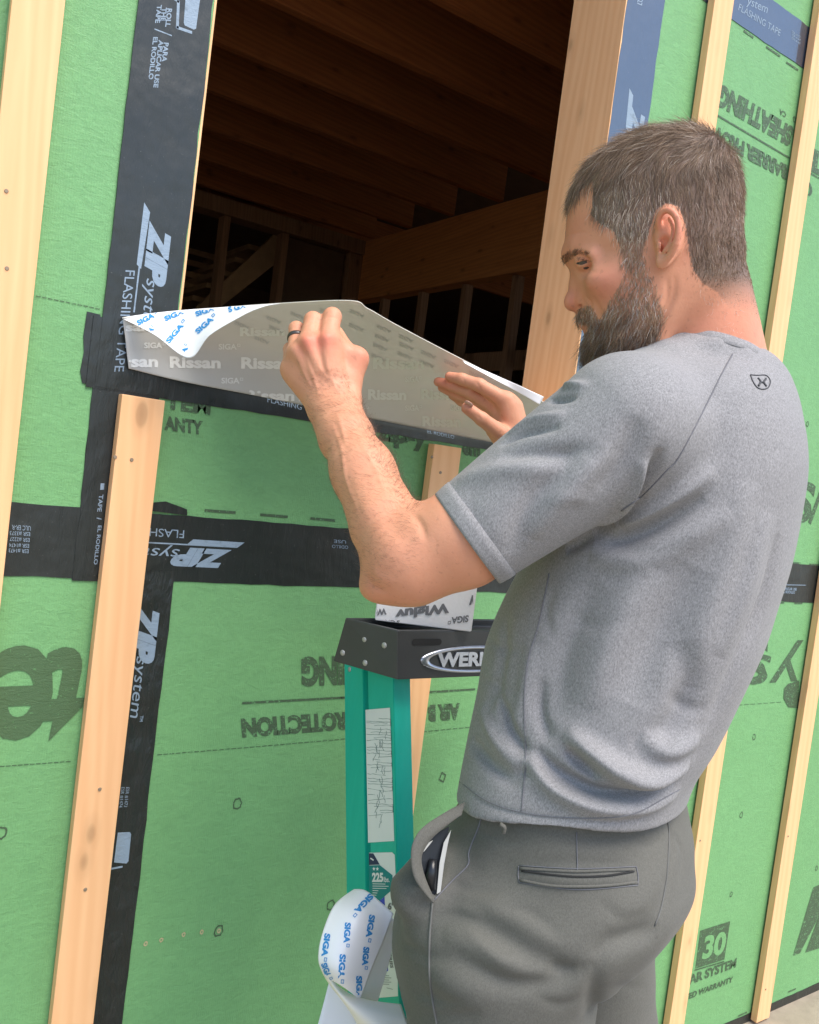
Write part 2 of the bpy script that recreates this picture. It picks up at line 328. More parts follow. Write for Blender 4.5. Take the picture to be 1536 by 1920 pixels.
# printing on the green boards
k = Ink(); g = 8e-4
T(k, 'TEM', (308, 766), (394, 777), (310, 735), .05, g); T(k, 'ANTY', (308, 806), (380, 816), (308, 779), .05, g)
T(k, 'zipsy', (705, 835), (800, 851), (705, 790), .06, g); T(k, 'em', (867, 853), (900, 860), (867, 830), .06, g)
T(k, 'THING', (700, 1228), (564, 1236), (700, 1282), .06, g); stroke(k, [(455, 1318), (640, 1308), (890, 1292)], .0038, g)
T(k, 'PROTECTION', (665, 1333), (451, 1348), (667, 1367), .06, g); T(k, 'AIR B', (862, 1318), (802, 1322), (862, 1349), .06, g)
T(k, 'SHEATHING', (1489, 239), (1352, 152), (1480, 276), .06, g); stroke(k, [(1343, 215), (1480, 296)], .004, g)
T(k, 'BARRIER PROT', (1477, 310), (1341, 239), (1474, 338), .06, g); T(k, 'CA', (1474, 211), (1462, 203), (1473, 221), .02, g); T(k, 'CO', (1496, 222), (1487, 216), (1496, 234), .02, g)
T(k, 'SHEAT', (1640, 345), (1518, 262), (1634, 385), .06, g); T(k, '(', (1523, 345), (1514, 342), (1523, 370), .06, g)
stroke(k, [(1515, 322), (1536, 334)], .004, g)
T(k, 'ys', (1509, 1200), (1413, 1198), (1495, 1278), .0, g); T(k, 's', (1440, 1197), (1393, 1200), (1436, 1282), .0, g)
stroke(k, [(1378, 1265), (1368, 1296)], .02, g); poly(k, [(1470, 1290), (1478, 1282), (1498, 1276), (1498, 1328), (1478, 1326), (1469, 1310)], g)
T(k, 'S', (1480, 978), (1518, 978), (1496, 900), .03, g); stroke(k, [(1519, 978), (1540, 920)], .016, g)
poly(k, [(1369, 1727), (1358, 1799), (1304, 1816), (1313, 1745)], g); stroke(k, [(1303, 1819), (1357, 1803)], .004, g)
T(k, '30', (1315, 1800), (1357, 1788), (1322, 1755), .03, .0010, False)
T(k, 'YEAR SYSTEM', (1270, 1855), (1378, 1823), (1272, 1836), .04, g); T(k, 'LIMITED WARRANTY', (1262, 1885), (1372, 1849), (1264, 1873), .04, g)
for q in ([(1487, 1792), (1525, 1664), (1545, 1655), (1545, 1700), (1500, 1787)], [(1510, 1786), (1536, 1716), (1545, 1716), (1545, 1775)], [(1523, 1700), (1532, 1665), (1545, 1650), (1545, 1690)]): poly(k, q, g)
for x, y, r in ((1414, 1382, .009), (1390, 1528, .009), (1371, 1677, .008), (1531, 1628, .008), (445, 1507, .0105), (410, 1745, .0105), (620, 1697, .0105), (1514, 795, .008), (2, 1562, .01)): ring(k, x, y, r)
ring(k, 830, 1457, .012, .004, g, sq=True)
for a, b in (((385, 957), (440, 961)), ((489, 965), (538, 969)), ((583, 972), (627, 976)), ((1484, 1055), (1500, 1056)), ((1518, 1058), (1534, 1059)), ((1455, 1130), (1470, 1130)), ((1490, 1131), (1504, 1131)),
             ((1395, 58), (1412, 70)), ((1437, 88), (1462, 105)), ((1475, 117), (1496, 131)), ((1384, 1905), (1400, 1898)), ((1478, 1860), (1492, 1854))): stroke(k, [a, b], .0045, g)
c0 = k
def dashes(pts):
    for a, b in zip(pts[:-1], pts[1:]):
        n = int(math.hypot(b[0] - a[0], b[1] - a[1]) / 11)
        for i in range(n):
            t0, t1 = i / n, (i + .7) / n; stroke(k, [(a[0] + (b[0] - a[0]) * t0, a[1] + (b[1] - a[1]) * t0), (a[0] + (b[0] - a[0]) * t1, a[1] + (b[1] - a[1]) * t1)], .0012, g)
dashes([(0, 1437), (135, 1427)]); dashes([(295, 1415), (480, 1400), (650, 1385)]); dashes([(780, 1373), (895, 1362)]); dashes([(68, 555), (190, 580)]); dashes([(1371, 1323), (1468, 1316)])
k.done('board_printing', M['ink'], wall)
k = Ink(); T(k, 'e', (108, 1209), (-14, 1214), (90, 1384), .025, g); T(k, 't', (178, 1212), (92, 1212), (142, 1386), .04, g + 3e-4); k.done('board_printing', M['ink_soft'], wall)
# "30" reversed out of its block
k = Ink()
T(k, '30', (1315, 1800), (1357, 1788), (1322, 1755), .04, .0012, False); k.done('board_printing', M['green'], wall)
k = Ink()
for x, y in ((273, 1769), (302, 1762), (344, 1752), (378, 1747), (410, 1745)): ring(k, x, y, .0042, .0024, .0011, 12)
k.done('nail_hole', M['hole'], wall)
# furring strips
def strip(x0, z0, z1, label, y0=-.0045):
    bm = bmesh.new(); n = 30; wd = .063; ph = random.uniform(0, 6)
    o = thing('furring_strip', label, 'furring strip', (x0, y0, z0), 'pine furring strips screwed to the wall')
    box_bm(bm, x0, x0 + wd, y0 - .019, y0, z0, z1, .0013)
    bm_obj('strip_board', bm, M['pine'], o)
    z = z0 + random.uniform(.1, .2)
    return o
def screws(o, pts):
    for px, py in pts:
        c = onY(px, py, -.0235); bm = bmesh.new()
        bmesh.ops.create_cone(bm, cap_ends=True, segments=12, radius1=.0029, radius2=.0024, depth=.0012, matrix=Matrix.Translation(c + Vector((0, -.0006, 0))) @ Matrix.Rotation(math.radians(90), 4, 'X'))
        bm_obj('screw', bm, M['screw'], o)
s = strip(.1575, CH - 2.0 + .6, ST, 'leftmost furring strip, wide in view and cut by the left edge of the photo'); screws(s, [(13, 503), (12, 358)])
s = strip(.351, SB + .05, CH + .058, 'furring strip starting under the left end of the window, over the black vertical tape'); screws(s, [(247, 862), (216, 857), (187, 1480), (160, 1668)])
s = strip(.913, SB + .05, CH + .056, 'short furring strip below the window middle, behind the ladder and the bent arm'); screws(s, [(810, 857), (826, 886)])
s = strip(1.50, SB + .05, ST, 'furring strip rising behind the top of the head, right of the blue tape'); 
s = strip(1.878, SB + .05, ST, 'furring strip passing behind the neck and back of the man'); screws(s, [(1313, 1576)])
s = strip(2.283, SB + .038, ST, 'furring strip at the right edge whose lower end stops above the bottom tape'); screws(s, [(1478, 1568), (1436, 1855)])
strip(2.69, SB + .05, ST, 'furring strip beyond the right edge'); strip(-.25, SB + .05, ST, 'furring strip beyond the left edge')
for nm in ('beyond',):
    for o in [o for o in bpy.data.objects if nm in str(o.get('label', ''))]:
        for c in list(o.children): bpy.data.objects.remove(c)
        bpy.data.objects.remove(o)
# ------------------------------------------------------------------ ground, foundation, house interior
gm = mesh_from('ground', [(-60, -60, 0), (60, -60, 0), (60, 60, 0), (-60, 60, 0)], [(0, 1, 2, 3)]); g_ = link('ground', gm, M['soil']); tag(g_, kind='structure')
f = box('foundation_wall', WX0, WX1, .02, .25, -.3, SB + .02, M['concrete']); tag(f, 'pale concrete foundation under the green boards at the lower right', 'foundation')
ZJ = CH + 1.40
shell = thing('house_shell', 'dark unfinished room behind the window with a board ceiling', 'room shell')
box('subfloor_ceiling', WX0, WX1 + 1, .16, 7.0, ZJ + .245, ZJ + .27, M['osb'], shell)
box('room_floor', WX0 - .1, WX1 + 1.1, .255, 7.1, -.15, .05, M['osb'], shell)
box('side_wall', WX0 - .02, WX0, .16, 1.2, .02, ZJ + .262, M['osb'], shell); box('side_wall', WX0 - .02, WX0, 2.2, 7.0, .02, ZJ + .262, M['osb'], shell)  # gap between the two pieces added out of view to let daylight reach the joists
box('side_wall', WX1 + 1, WX1 + 1.02, 1.5, 7.0, .02, ZJ + .262, M['osb'], shell)  # front end left open, unseen, to brighten the room inside
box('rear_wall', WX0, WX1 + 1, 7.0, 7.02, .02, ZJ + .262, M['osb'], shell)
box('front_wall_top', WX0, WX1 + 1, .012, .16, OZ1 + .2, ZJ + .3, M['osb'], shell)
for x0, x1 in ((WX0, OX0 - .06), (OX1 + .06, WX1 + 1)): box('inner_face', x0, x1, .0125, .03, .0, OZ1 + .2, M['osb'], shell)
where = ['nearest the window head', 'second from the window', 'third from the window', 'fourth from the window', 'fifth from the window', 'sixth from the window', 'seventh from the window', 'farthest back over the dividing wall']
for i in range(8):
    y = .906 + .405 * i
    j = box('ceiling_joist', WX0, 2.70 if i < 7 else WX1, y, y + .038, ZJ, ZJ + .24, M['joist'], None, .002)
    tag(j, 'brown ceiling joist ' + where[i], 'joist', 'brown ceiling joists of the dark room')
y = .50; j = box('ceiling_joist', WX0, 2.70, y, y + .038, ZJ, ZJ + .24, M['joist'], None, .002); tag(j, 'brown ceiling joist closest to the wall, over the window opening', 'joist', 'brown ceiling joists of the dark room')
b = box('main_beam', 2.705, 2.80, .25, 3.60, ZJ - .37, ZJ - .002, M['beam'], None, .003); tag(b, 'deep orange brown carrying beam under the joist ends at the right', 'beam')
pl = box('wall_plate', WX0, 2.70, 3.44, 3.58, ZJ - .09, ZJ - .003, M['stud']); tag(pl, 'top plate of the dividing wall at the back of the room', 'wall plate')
def stud(x, y, z0, z1, label, w_=.038, d_=.09, mat='stud', grp='bare studs inside the dark room'):
    o = box('wall_stud', x, x + w_, y, y + d_, z0, z1, M[mat], None, .002); return tag(o, label, 'stud', grp)
def at(px, py, Y): return onY(px, py, Y)
YB = 3.46
xs = [at(px, 520, YB).x for px in (408, 522)]
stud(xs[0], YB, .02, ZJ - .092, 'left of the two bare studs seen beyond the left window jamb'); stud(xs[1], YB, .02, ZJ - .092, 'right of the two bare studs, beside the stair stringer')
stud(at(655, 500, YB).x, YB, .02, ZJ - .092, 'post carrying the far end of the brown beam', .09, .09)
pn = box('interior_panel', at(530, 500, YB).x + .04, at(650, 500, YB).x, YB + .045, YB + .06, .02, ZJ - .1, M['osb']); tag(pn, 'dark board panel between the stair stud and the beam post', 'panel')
# stair seen through the left bay
st = thing('staircase', 'open wooden stair with a pale stringer far back in the dark room', 'staircase')
YS = 4.6; a, b_, c = at(350, 620, YS), at(505, 440, YS), at(560, 420, YS)
bm = bmesh.new(); poly_bm(bm, [at(340, 600, YS), at(520, 432, YS), at(545, 440, YS), at(545, 470, YS), at(380, 600, YS)], .04); bm_obj('stringer', bm, M['board_edge'], st)
for i in range(6):
    p = at(350 + i * 26, 590 - i * 24, YS); box('stair_tread', p.x - .06, p.x + .16, YS + .0, YS + .9, p.z, p.z + .035, M['board_edge'], st)
for i in range(5):
    p = at(345, 472 + i * 22, 5.2); s_ = box('wall_slat', p.x - .35, p.x + .25, 5.2, 5.22, p.z, p.z + .04, M['board_edge']); tag(s_, ['topmost', 'second', 'middle', 'fourth', 'lowest'][i] + ' of the thin slats behind the left stud', 'slat', 'thin slats far back')
# stud wall under the beam with boards behind
for i in range(8):
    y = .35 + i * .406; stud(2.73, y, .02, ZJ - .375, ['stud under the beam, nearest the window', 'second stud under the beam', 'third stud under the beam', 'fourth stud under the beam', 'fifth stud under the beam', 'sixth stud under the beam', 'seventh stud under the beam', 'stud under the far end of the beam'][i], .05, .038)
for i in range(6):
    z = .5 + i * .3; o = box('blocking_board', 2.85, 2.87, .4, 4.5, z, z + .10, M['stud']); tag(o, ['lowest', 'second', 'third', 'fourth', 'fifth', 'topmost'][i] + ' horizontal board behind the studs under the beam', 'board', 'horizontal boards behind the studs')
# ------------------------------------------------------------------ smooth solid modelling: signed distances -> surface nets
INF = 1e3
def smin(a, b, k):
    if k <= 0: return np.minimum(a, b)
    h = np.clip(.5 + .5 * (b - a) / k, 0, 1); return b + (a - b) * h - k * h * (1 - h)
class Pr:
    def __init__(s, fn, lo, hi, op='u', k=.01): s.fn, s.lo, s.hi, s.op, s.k = fn, np.array(lo, float), np.array(hi, float), op, k
def comb(prims, Q):
    lo, hi = Q.min(0), Q.max(0); D = np.full(len(Q), .25)
    for p in prims:
        m = p.k + .035
        if np.any(p.lo - m > hi) or np.any(p.hi + m < lo): continue
        d = p.fn(Q)
        D = smin(D, d, p.k) if p.op == 'u' else (-smin(-D, d, p.k) if p.op == 's' else -smin(-D, -d, p.k))
    return D
def rc(a, b, ra, rb, k=.01, op='u', fl=None):
    a, b = np.array(a, float), np.array(b, float); ab = b - a; L2 = max(ab @ ab, 1e-12); r = max(ra, rb)
    def fn(Q):
        q = Q - a; t = np.clip(q @ ab / L2, 0, 1); return np.linalg.norm(q - t[:, None] * ab, axis=1) - (ra + (rb - ra) * t)
    return Pr(fn, np.minimum(a, b) - r, np.maximum(a, b) + r, op, k)
def chain(pts, rr, k=.004, op='u', kk=.004):
    ps = [rc(pts[i], pts[i + 1], rr[i], rr[i + 1], kk) for i in range(len(pts) - 1)]
    return group(ps, k, op)
def group(ps, k=.01, op='u'):
    return Pr(lambda Q: comb(ps, Q), np.min([p.lo for p in ps], 0), np.max([p.hi for p in ps], 0), op, k)
def ell(c, r, k=.01, op='u', rot=None):
    c, r = np.array(c, float), np.array(r, float); R_ = np.eye(3) if rot is None else np.array(rot)
    def fn(Q):
        q = (Q - c) @ R_.T; k0 = np.linalg.norm(q / r, axis=1); k1 = np.linalg.norm(q / (r * r), axis=1) + 1e-9; return k0 * (k0 - 1) / k1
    m = r.max(); return Pr(fn, c - m, c + m, op, k)
def plane(p, nrm, k=.002):                   # keeps the side the normal points away from
    p, nrm = np.array(p, float), np.array(nrm, float); nrm /= np.linalg.norm(nrm)
    return Pr(lambda Q: (Q - p) @ nrm, [-9] * 3, [9] * 3, 'i', k)
def hermite(x, y, xi):
    x = np.array(x, float); y = np.array(y, float); m = np.gradient(y, x); i = np.clip(np.searchsorted(x, xi) - 1, 0, len(x) - 2)
    h = x[i + 1] - x[i]; t = np.clip((xi - x[i]) / h, 0, 1); t2, t3 = t * t, t * t * t
    return (2 * t3 - 3 * t2 + 1) * y[i] + (t3 - 2 * t2 + t) * h * m[i] + (3 * t2 - 2 * t3) * y[i + 1] + (t3 - t2) * h * m[i + 1]
def stack(rows, zc, phi, n=2.2, k=.01, grow=0.0, egg=None, op='u'):
    """loft of level sections; rows: photo y, left x, right x, half breadth across, [zc]"""
    R_ = []
    for r in rows:
        z = r[4] if len(r) > 4 else zc; y = (r[0] - 960) * z / FP; l, rr = (r[1] - 768) * z / FP, (r[2] - 768) * z / FP; b = r[3]; e = (rr - l) / 2
        a = math.sqrt(max(e * e - (b * math.sin(phi)) ** 2, (e * .35) ** 2)) / math.cos(phi); R_.append((y, (l + rr) / 2, z, a + grow, b + grow))
    R_ = np.array(R_); yi = np.linspace(R_[0, 0], R_[-1, 0], 160); tb = [hermite(R_[:, 0], R_[:, j], yi) for j in range(1, 5)]
    ey = None if egg is None else np.interp(yi, [(e[0] - 960) * zc / FP for e in egg], [e[1] for e in egg])
    cf, sf = math.cos(phi), math.sin(phi); y0, y1 = yi[0], yi[-1]
    def fn(Q):
        y = Q[:, 1]; cx, cz, a, b = [np.interp(y, yi, t) for t in tb]; dx, dz = Q[:, 0] - cx, Q[:, 2] - cz
        u = -cf * dx + sf * dz; v = -sf * dx - cf * dz
        if ey is not None: b = b * (1 - np.interp(y, yi, ey) * np.clip(u / a, 0, 1) ** 1.5)
        rho = (np.abs(u / a) ** n + np.abs(v / b) ** n) ** (1 / n) + 1e-6; ln = np.sqrt(u * u + v * v)
        d = np.maximum(ln * (1 - 1 / rho), -np.minimum(a, b)); return np.maximum(d, np.maximum(y0 - y, y - y1))
    m = R_[:, 3:].max(); return Pr(fn, [R_[:, 1].min() - m, y0, R_[:, 2].min() - m], [R_[:, 1].max() + m, y1, R_[:, 2].max() + m], op, k)
def nets(prims, h, lo, hi, smooth_it=2):
    lo, hi = np.array(lo, float), np.array(hi, float); B = 8 * h; nb = np.ceil((hi - lo) / B).astype(int) + 1
    g = np.stack(np.meshgrid(*[np.arange(q) for q in nb], indexing='ij'), -1).reshape(-1, 3); Dc = np.full(len(g), .25)
    sup = (g // 6) @ np.array([1, 1000, 1000000])
    od = np.argsort(sup, kind='stable'); cuts = np.flatnonzero(np.diff(sup[od])) + 1
    for ix in np.split(od, cuts): Dc[ix] = comb(prims, lo + (g[ix] + .5) * B)
    D3 = Dc.reshape(nb); act = np.abs(D3) < B * 1.25; sg = D3 < 0
    pad = np.pad(sg, 1, mode='edge'); 
    mn = np.ones_like(sg); mx = np.zeros_like(sg)
    for i in range(3):
        for j in range(3):
            for l in range(3):
                s_ = pad[i:i + nb[0], j:j + nb[1], l:l + nb[2]]; mn &= s_; mx |= s_
    act |= (mn != mx); blk = np.argwhere(act)
    lat = np.stack(np.meshgrid(*[np.arange(9)] * 3, indexing='ij'), -1).reshape(-1, 3)
    sup = (blk // 3) @ np.array([1, 1000, 1000000]); od = np.argsort(sup, kind='stable'); cuts = np.flatnonzero(np.diff(sup[od])) + 1
    NX = int(nb.max()) * 8 + 3; KV, VV, EK = [], [], []
    key = lambda c: (c[:, 0].astype(np.int64) * NX + c[:, 1]) * NX + c[:, 2]
    cor = np.array([(i, j, l) for i in (0, 1) for j in (0, 1) for l in (0, 1)])
    edges = [(a, b) for a in range(8) for b in range(a + 1, 8) if np.abs(cor[a] - cor[b]).sum() == 1]
    for ix in np.split(od, cuts):
        bs = blk[ix]; pts = (bs[:, None, :] * 8 + lat[None]).reshape(-1, 3); V = comb(prims, lo + pts * h).reshape(len(bs), 9, 9, 9)
        cv = np.stack([V[:, c[0]:c[0] + 8, c[1]:c[1] + 8, c[2]:c[2] + 8] for c in cor], -1)
        s = cv < 0; m = s.any(-1) & ~s.all(-1); w_ = np.argwhere(m)
        if not len(w_): continue
        vals = cv[m]; cell = bs[w_[:, 0]] * 8 + w_[:, 1:]; acc = np.zeros((len(w_), 3)); cnt = np.zeros(len(w_))
        for a, b in edges:
            va, vb = vals[:, a], vals[:, b]; x = (va < 0) != (vb < 0); t = np.where(x, va / np.where(x, va - vb, 1), 0)
            acc += x[:, None] * (cor[a] + t[:, None] * (cor[b] - cor[a])); cnt += x
        VV.append(lo + (cell + acc / cnt[:, None]) * h); KV.append(key(cell))
        for ax, cb in ((0, 4), (1, 2), (2, 1)):
            x = (vals[:, 0] < 0) != (vals[:, cb] < 0); EK.append(np.c_[cell[x], np.full(x.sum(), ax), (vals[x, 0] < 0)])
    K = np.concatenate(KV); V = np.concatenate(VV); K, ui = np.unique(K, return_index=True); V = V[ui]
    E_ = np.unique(np.concatenate(EK), axis=0); F_ = []
    for ax in range(3):
        e = E_[E_[:, 3] == ax]; c = e[:, :3]; o1, o2 = [(0, -1, 0), (1, 0, 0)][0], 0
        a1, a2 = [(1, 2), (2, 0), (0, 1)][ax]; d1 = np.zeros(3, int); d2 = np.zeros(3, int); d1[a1] = 1; d2[a2] = 1
        q = [c, c - d1, c - d1 - d2, c - d2]; idx = []; ok = np.ones(len(c), bool)
        for cc in q:
            kk = key(cc); p = np.clip(np.searchsorted(K, kk), 0, len(K) - 1); ok &= K[p] == kk; idx.append(p)
        f = np.stack(idx, 1)[ok]; fl = e[ok, 4] == 0; f[fl] = f[fl][:, ::-1]; F_.append(f)
    F_ = np.concatenate(F_)
    ea = np.concatenate([F_[:, i] for i in range(4)]); eb = np.concatenate([F_[:, (i + 1) % 4] for i in range(4)])
    deg = np.bincount(np.r_[ea, eb], minlength=len(V)).astype(float); deg[deg == 0] = 1
    for it in range(smooth_it):
        for lam in (.5, -.51):
            s = np.stack([np.bincount(np.r_[ea, eb], weights=np.r_[V[eb, j], V[ea, j]], minlength=len(V)) for j in range(3)], 1) / deg[:, None]
            V = V + lam * (s - V)
    return V, F_
def world(V): return CAM + V @ RW.T
def np_mesh(name, V, F_, sm=True):
    me = bpy.data.meshes.new(name); n_ = F_.shape[1]; me.vertices.add(len(V)); me.vertices.foreach_set('co', np.ascontiguousarray(V, dtype=np.float32).ravel())
    me.loops.add(F_.size); me.loops.foreach_set('vertex_index', F_.astype(np.int32).ravel()); me.polygons.add(len(F_)); me.polygons.foreach_set('loop_start', np.arange(0, F_.size, n_, dtype=np.int32))
    me.update(calc_edges=True); smooth(me, sm); return me
def normals(V, F_):
    n_ = np.cross(V[F_[:, 2]] - V[F_[:, 0]], V[F_[:, 3]] - V[F_[:, 1]]); N_ = np.stack([np.bincount(F_.ravel(), weights=np.repeat(n_[:, j], 4), minlength=len(V)) for j in range(3)], 1)
    return N_ / (np.linalg.norm(N_, axis=1, keepdims=True) + 1e-12)
def outward(V, F_):                          # orient so that normals point out of the solid
    c = np.einsum('ij,ij->i', V[F_[:, 0]], np.cross(V[F_[:, 1]], V[F_[:, 2]])).sum(); return F_ if c > 0 else F_[:, ::-1]
def bvh(V, F_): return BVHTree.FromPolygons([tuple(v) for v in V], [tuple(int(i) for i in f) for f in F_])
def cast(bv, px, py):                        # where the view line of a photo pixel meets a metric-frame surface
    d = Vector((px - 768, py - 960, FP)).normalized(); r = bv.ray_cast(Vector((0, 0, 0)), d); return (np.array(r[0]), np.array(r[1])) if r[0] is not None else (None, None)
def densify(pts, st=.006):
    out = [pts[0]]
    for a, b in zip(pts[:-1], pts[1:]):
        n_ = max(1, int(np.linalg.norm(b - a) / st)); out += [a + (b - a) * (i + 1) / n_ for i in range(n_)]
    return np.array(out)
def spline2(pts, n_=8):
    p = [np.array(q, float) for q in pts]; p = [2 * p[0] - p[1]] + p + [2 * p[-1] - p[-2]]; o = []
    for i in range(1, len(p) - 2):
        for t in np.arange(n_) / n_: o.append(.5 * (2 * p[i] + (p[i + 1] - p[i - 1]) * t + (2 * p[i - 1] - 5 * p[i] + 4 * p[i + 1] - p[i + 2]) * t * t + (3 * p[i] - p[i - 1] - 3 * p[i + 1] + p[i + 2]) * t ** 3))
    o.append(p[-2]); return o
def folds(V, F_, bv, items):
    """raise (+) or sink (-) soft creases along lines on the surface: (photo points, height, width)"""
    N_ = normals(V, F_); off = np.zeros(len(V))
    for pts, amp, wd in items:
        q = [cast(bv, *p)[0] for p in spline2(pts, 6)]; q = [x for x in q if x is not None]
        if len(q) < 2: continue
        q = densify(q, max(wd * .14, .0008)); lo, hi = q.min(0) - 3 * wd, q.max(0) + 3 * wd
        ix = np.flatnonzero(np.all((V > lo) & (V < hi), 1))
        if not len(ix): continue
        d2 = np.full(len(ix), 9.); ar = np.zeros(len(ix), int)
        for j, a in enumerate(q):
            dd = ((V[ix] - a) ** 2).sum(1); m = dd < d2; d2[m] = dd[m]; ar[m] = j
        tp = np.sin(np.pi * (ar + .6) / (len(q) + .2)) ** .6; off[ix] += amp * tp * np.exp(-d2 / wd ** 2)
    return V + N_ * off[:, None]
def line_on(bv, pts, lift=.0006, n_=6):
    o = []
    for p in spline2(pts, n_):
        c, nn = cast(bv, *p)
        if c is not None:
            if nn @ c > 0: nn = -nn
            o.append(Vector(world(c + nn * lift)))
    return o
# ------------------------------------------------------------------ the man
def q(*a): return C(*a)
PHH = math.radians(14)
HEAD = [(262, 1212, 1278, .024), (267, 1178, 1308, .037), (278, 1148, 1332, .050), (297, 1116, 1353, .062), (324, 1090, 1368, .069), (355, 1075, 1378, .074), (400, 1067, 1381, .076), (440, 1063, 1379, .076),
        (470, 1060, 1375, .075), (500, 1073, 1368, .073), (530, 1078, 1362, .070), (560, 1084, 1344, .067), (590, 1090, 1318, .0635), (620, 1101, 1285, .060), (650, 1108, 1250, .054), (680, 1118, 1215, .044), (702, 1135, 1185, .026)]
body = []
body.append(stack(HEAD, .935, PHH, 2.25, .01, egg=[(234, .1), (400, .16), (500, .24), (560, .30), (620, .36), (700, .36)]))
body.append(rc(q(1296, 500, .94), q(1312, 720, .97), .0535, .073, .02))
body.append(rc(q(1335, 560, .95), q(1388, 720, 1.01), .030, .038, .03))
body.append(rc(q(1266, 505, .889), q(1212, 700, .905), .010, .0135, .014))
body.append(rc(q(1290, 505, .885), q(1270, 560, .895), .008, .004, .014))
# brow, sockets, cheek, nose, lips
body.append(chain([q(1075, 475, .948), q(1088, 472, .925), q(1112, 478, .900)], [.0085, .009, .007], .010))
body.append(chain([q(1075, 478, .948), q(1083, 476, .975), q(1090, 484, .99)], [.0085, .009, .007], .010))
body.append(ell(q(1140, 528, .899), (.022, .012, .014), .025))
body.append(ell(q(1092, 497, .912), (.011, .0085, .011), .010, 's'))
nose = group([chain([q(1096, 488, .951), q(1092, 507, .951), q(1087, 535, .951), q(1082, 556, .951)], [.0095, .0085, .0106, .0112], .004), ell(q(1076, 567, .950), (.0108, .0098, .0105), .006),
              ell(q(1097, 563, .937), (.0092, .0074, .0062), .004), ell(q(1094, 564, .964), (.0090, .0070, .0058), .004)], .008)
body.append(nose); body.append(chain([q(1082, 579, .938), q(1096, 571, .932)], [.0022, .0026], .0012, 's', .001))
body.append(ell(q(1102, 606, .951), (.0068, .0042, .018), .006)); body.append(ell(q(1110, 618, .951), (.0066, .0048, .017), .006))
body.append(ell(q(1097, 596, .951), (.008, .008, .017), .008)); body.append(ell(q(1125, 655, .951), (.018, .018, .020), .015))
# eye: lids as a thin ball with a slit
body.append(ell(q(1100, 488, .919), (.0122, .0115, .0118), .005)); body.append(ell(q(1088, 489, .905), (.0095, .0015, .012), .0012, 's'))
# ear
eh = [np.array(p) for p in spline2([q(1240, 433, .853), q(1235, 417, .849), q(1239, 402, .844), q(1250, 394, .839), q(1262, 399, .835), q(1270, 412, .832), q(1272, 430, .832), q(1269, 450, .834), q(1262, 469, .839), q(1254, 482, .844), q(1246, 490, .848)], 3)]
ah = [np.array(p) for p in spline2([q(1256, 410, .843), q(1263, 425, .840), q(1262, 442, .840), q(1255, 460, .843), q(1247, 470, .846)], 3)]
ear = group([ell(q(1254, 438, .858), (.0150, .0290, .0105), .004), ell(q(1247, 478, .855), (.0085, .0125, .0070), .004), ell(q(1254, 436, .838), (.0088, .0200, .0085), .002, 's'),
             ell(q(1247, 456, .846), (.0068, .0095, .0095), .0015, 's'), chain(eh, [.0030] * 10 + [.0032] * 12 + [.0036] * 20, .0020, 'u', .0005), chain(ah, [.0024] * 20, .0030, 'u', .0005),
             ell(q(1236, 462, .852), (.0030, .0048, .004), .002), ell(q(1241, 491, .851), (.0060, .0072, .0042), .004), ell(q(1241, 466, .854), (.0024, .0048, .0080), .001, 's')], .004)
body.append(ear)
# crude trunk below the shirt, arms
TOR = [(650, 1250, 1390, .055), (680, 1210, 1432, .08), (710, 1172, 1465, .11), (745, 1135, 1488, .145), (800, 1095, 1500, .163), (870, 1075, 1502, .168), (960, 1060, 1488, .165), (1080, 1000, 1440, .155), (1200, 950, 1395, .150), (1300, 930, 1340, .140), (1400, 925, 1270, .130), (1560, 925, 1230, .120), (1700, 860, 1200, .12), (1780, 870, 1150, .10)]
PHT = math.radians(26)
body.append(stack(TOR, 1.0, PHT, 2.3, .02, grow=-.006))
sh, el_ = q(1170, 805, .85), q(742, 1058, .868)
body.append(rc(sh, q(868, 1010, .862), .056, .0475, .03)); body.append(rc(q(868, 1008, .862), q(775, 1048, .868), .0465, .0445, .02))
body.append(ell(q(706, 1100, .872), (.017, .015, .022), .022))
body.append(chain([q(766, 1050, .868), q(725, 985, .892), q(681, 885, .942)], [.0425, .0385, .0322], .02)); body.append(chain([q(681, 885, .942), q(652, 822, .980), q(630, 772, 1.012)], [.0322, .0292, .0240], .02, 'u', .008))
body.append(rc(q(656, 815, .985), q(647, 755, 1.02), .0190, .0180, .016)); body.append(rc(q(634, 825, .985), q(608, 768, 1.02), .0185, .0182, .016))
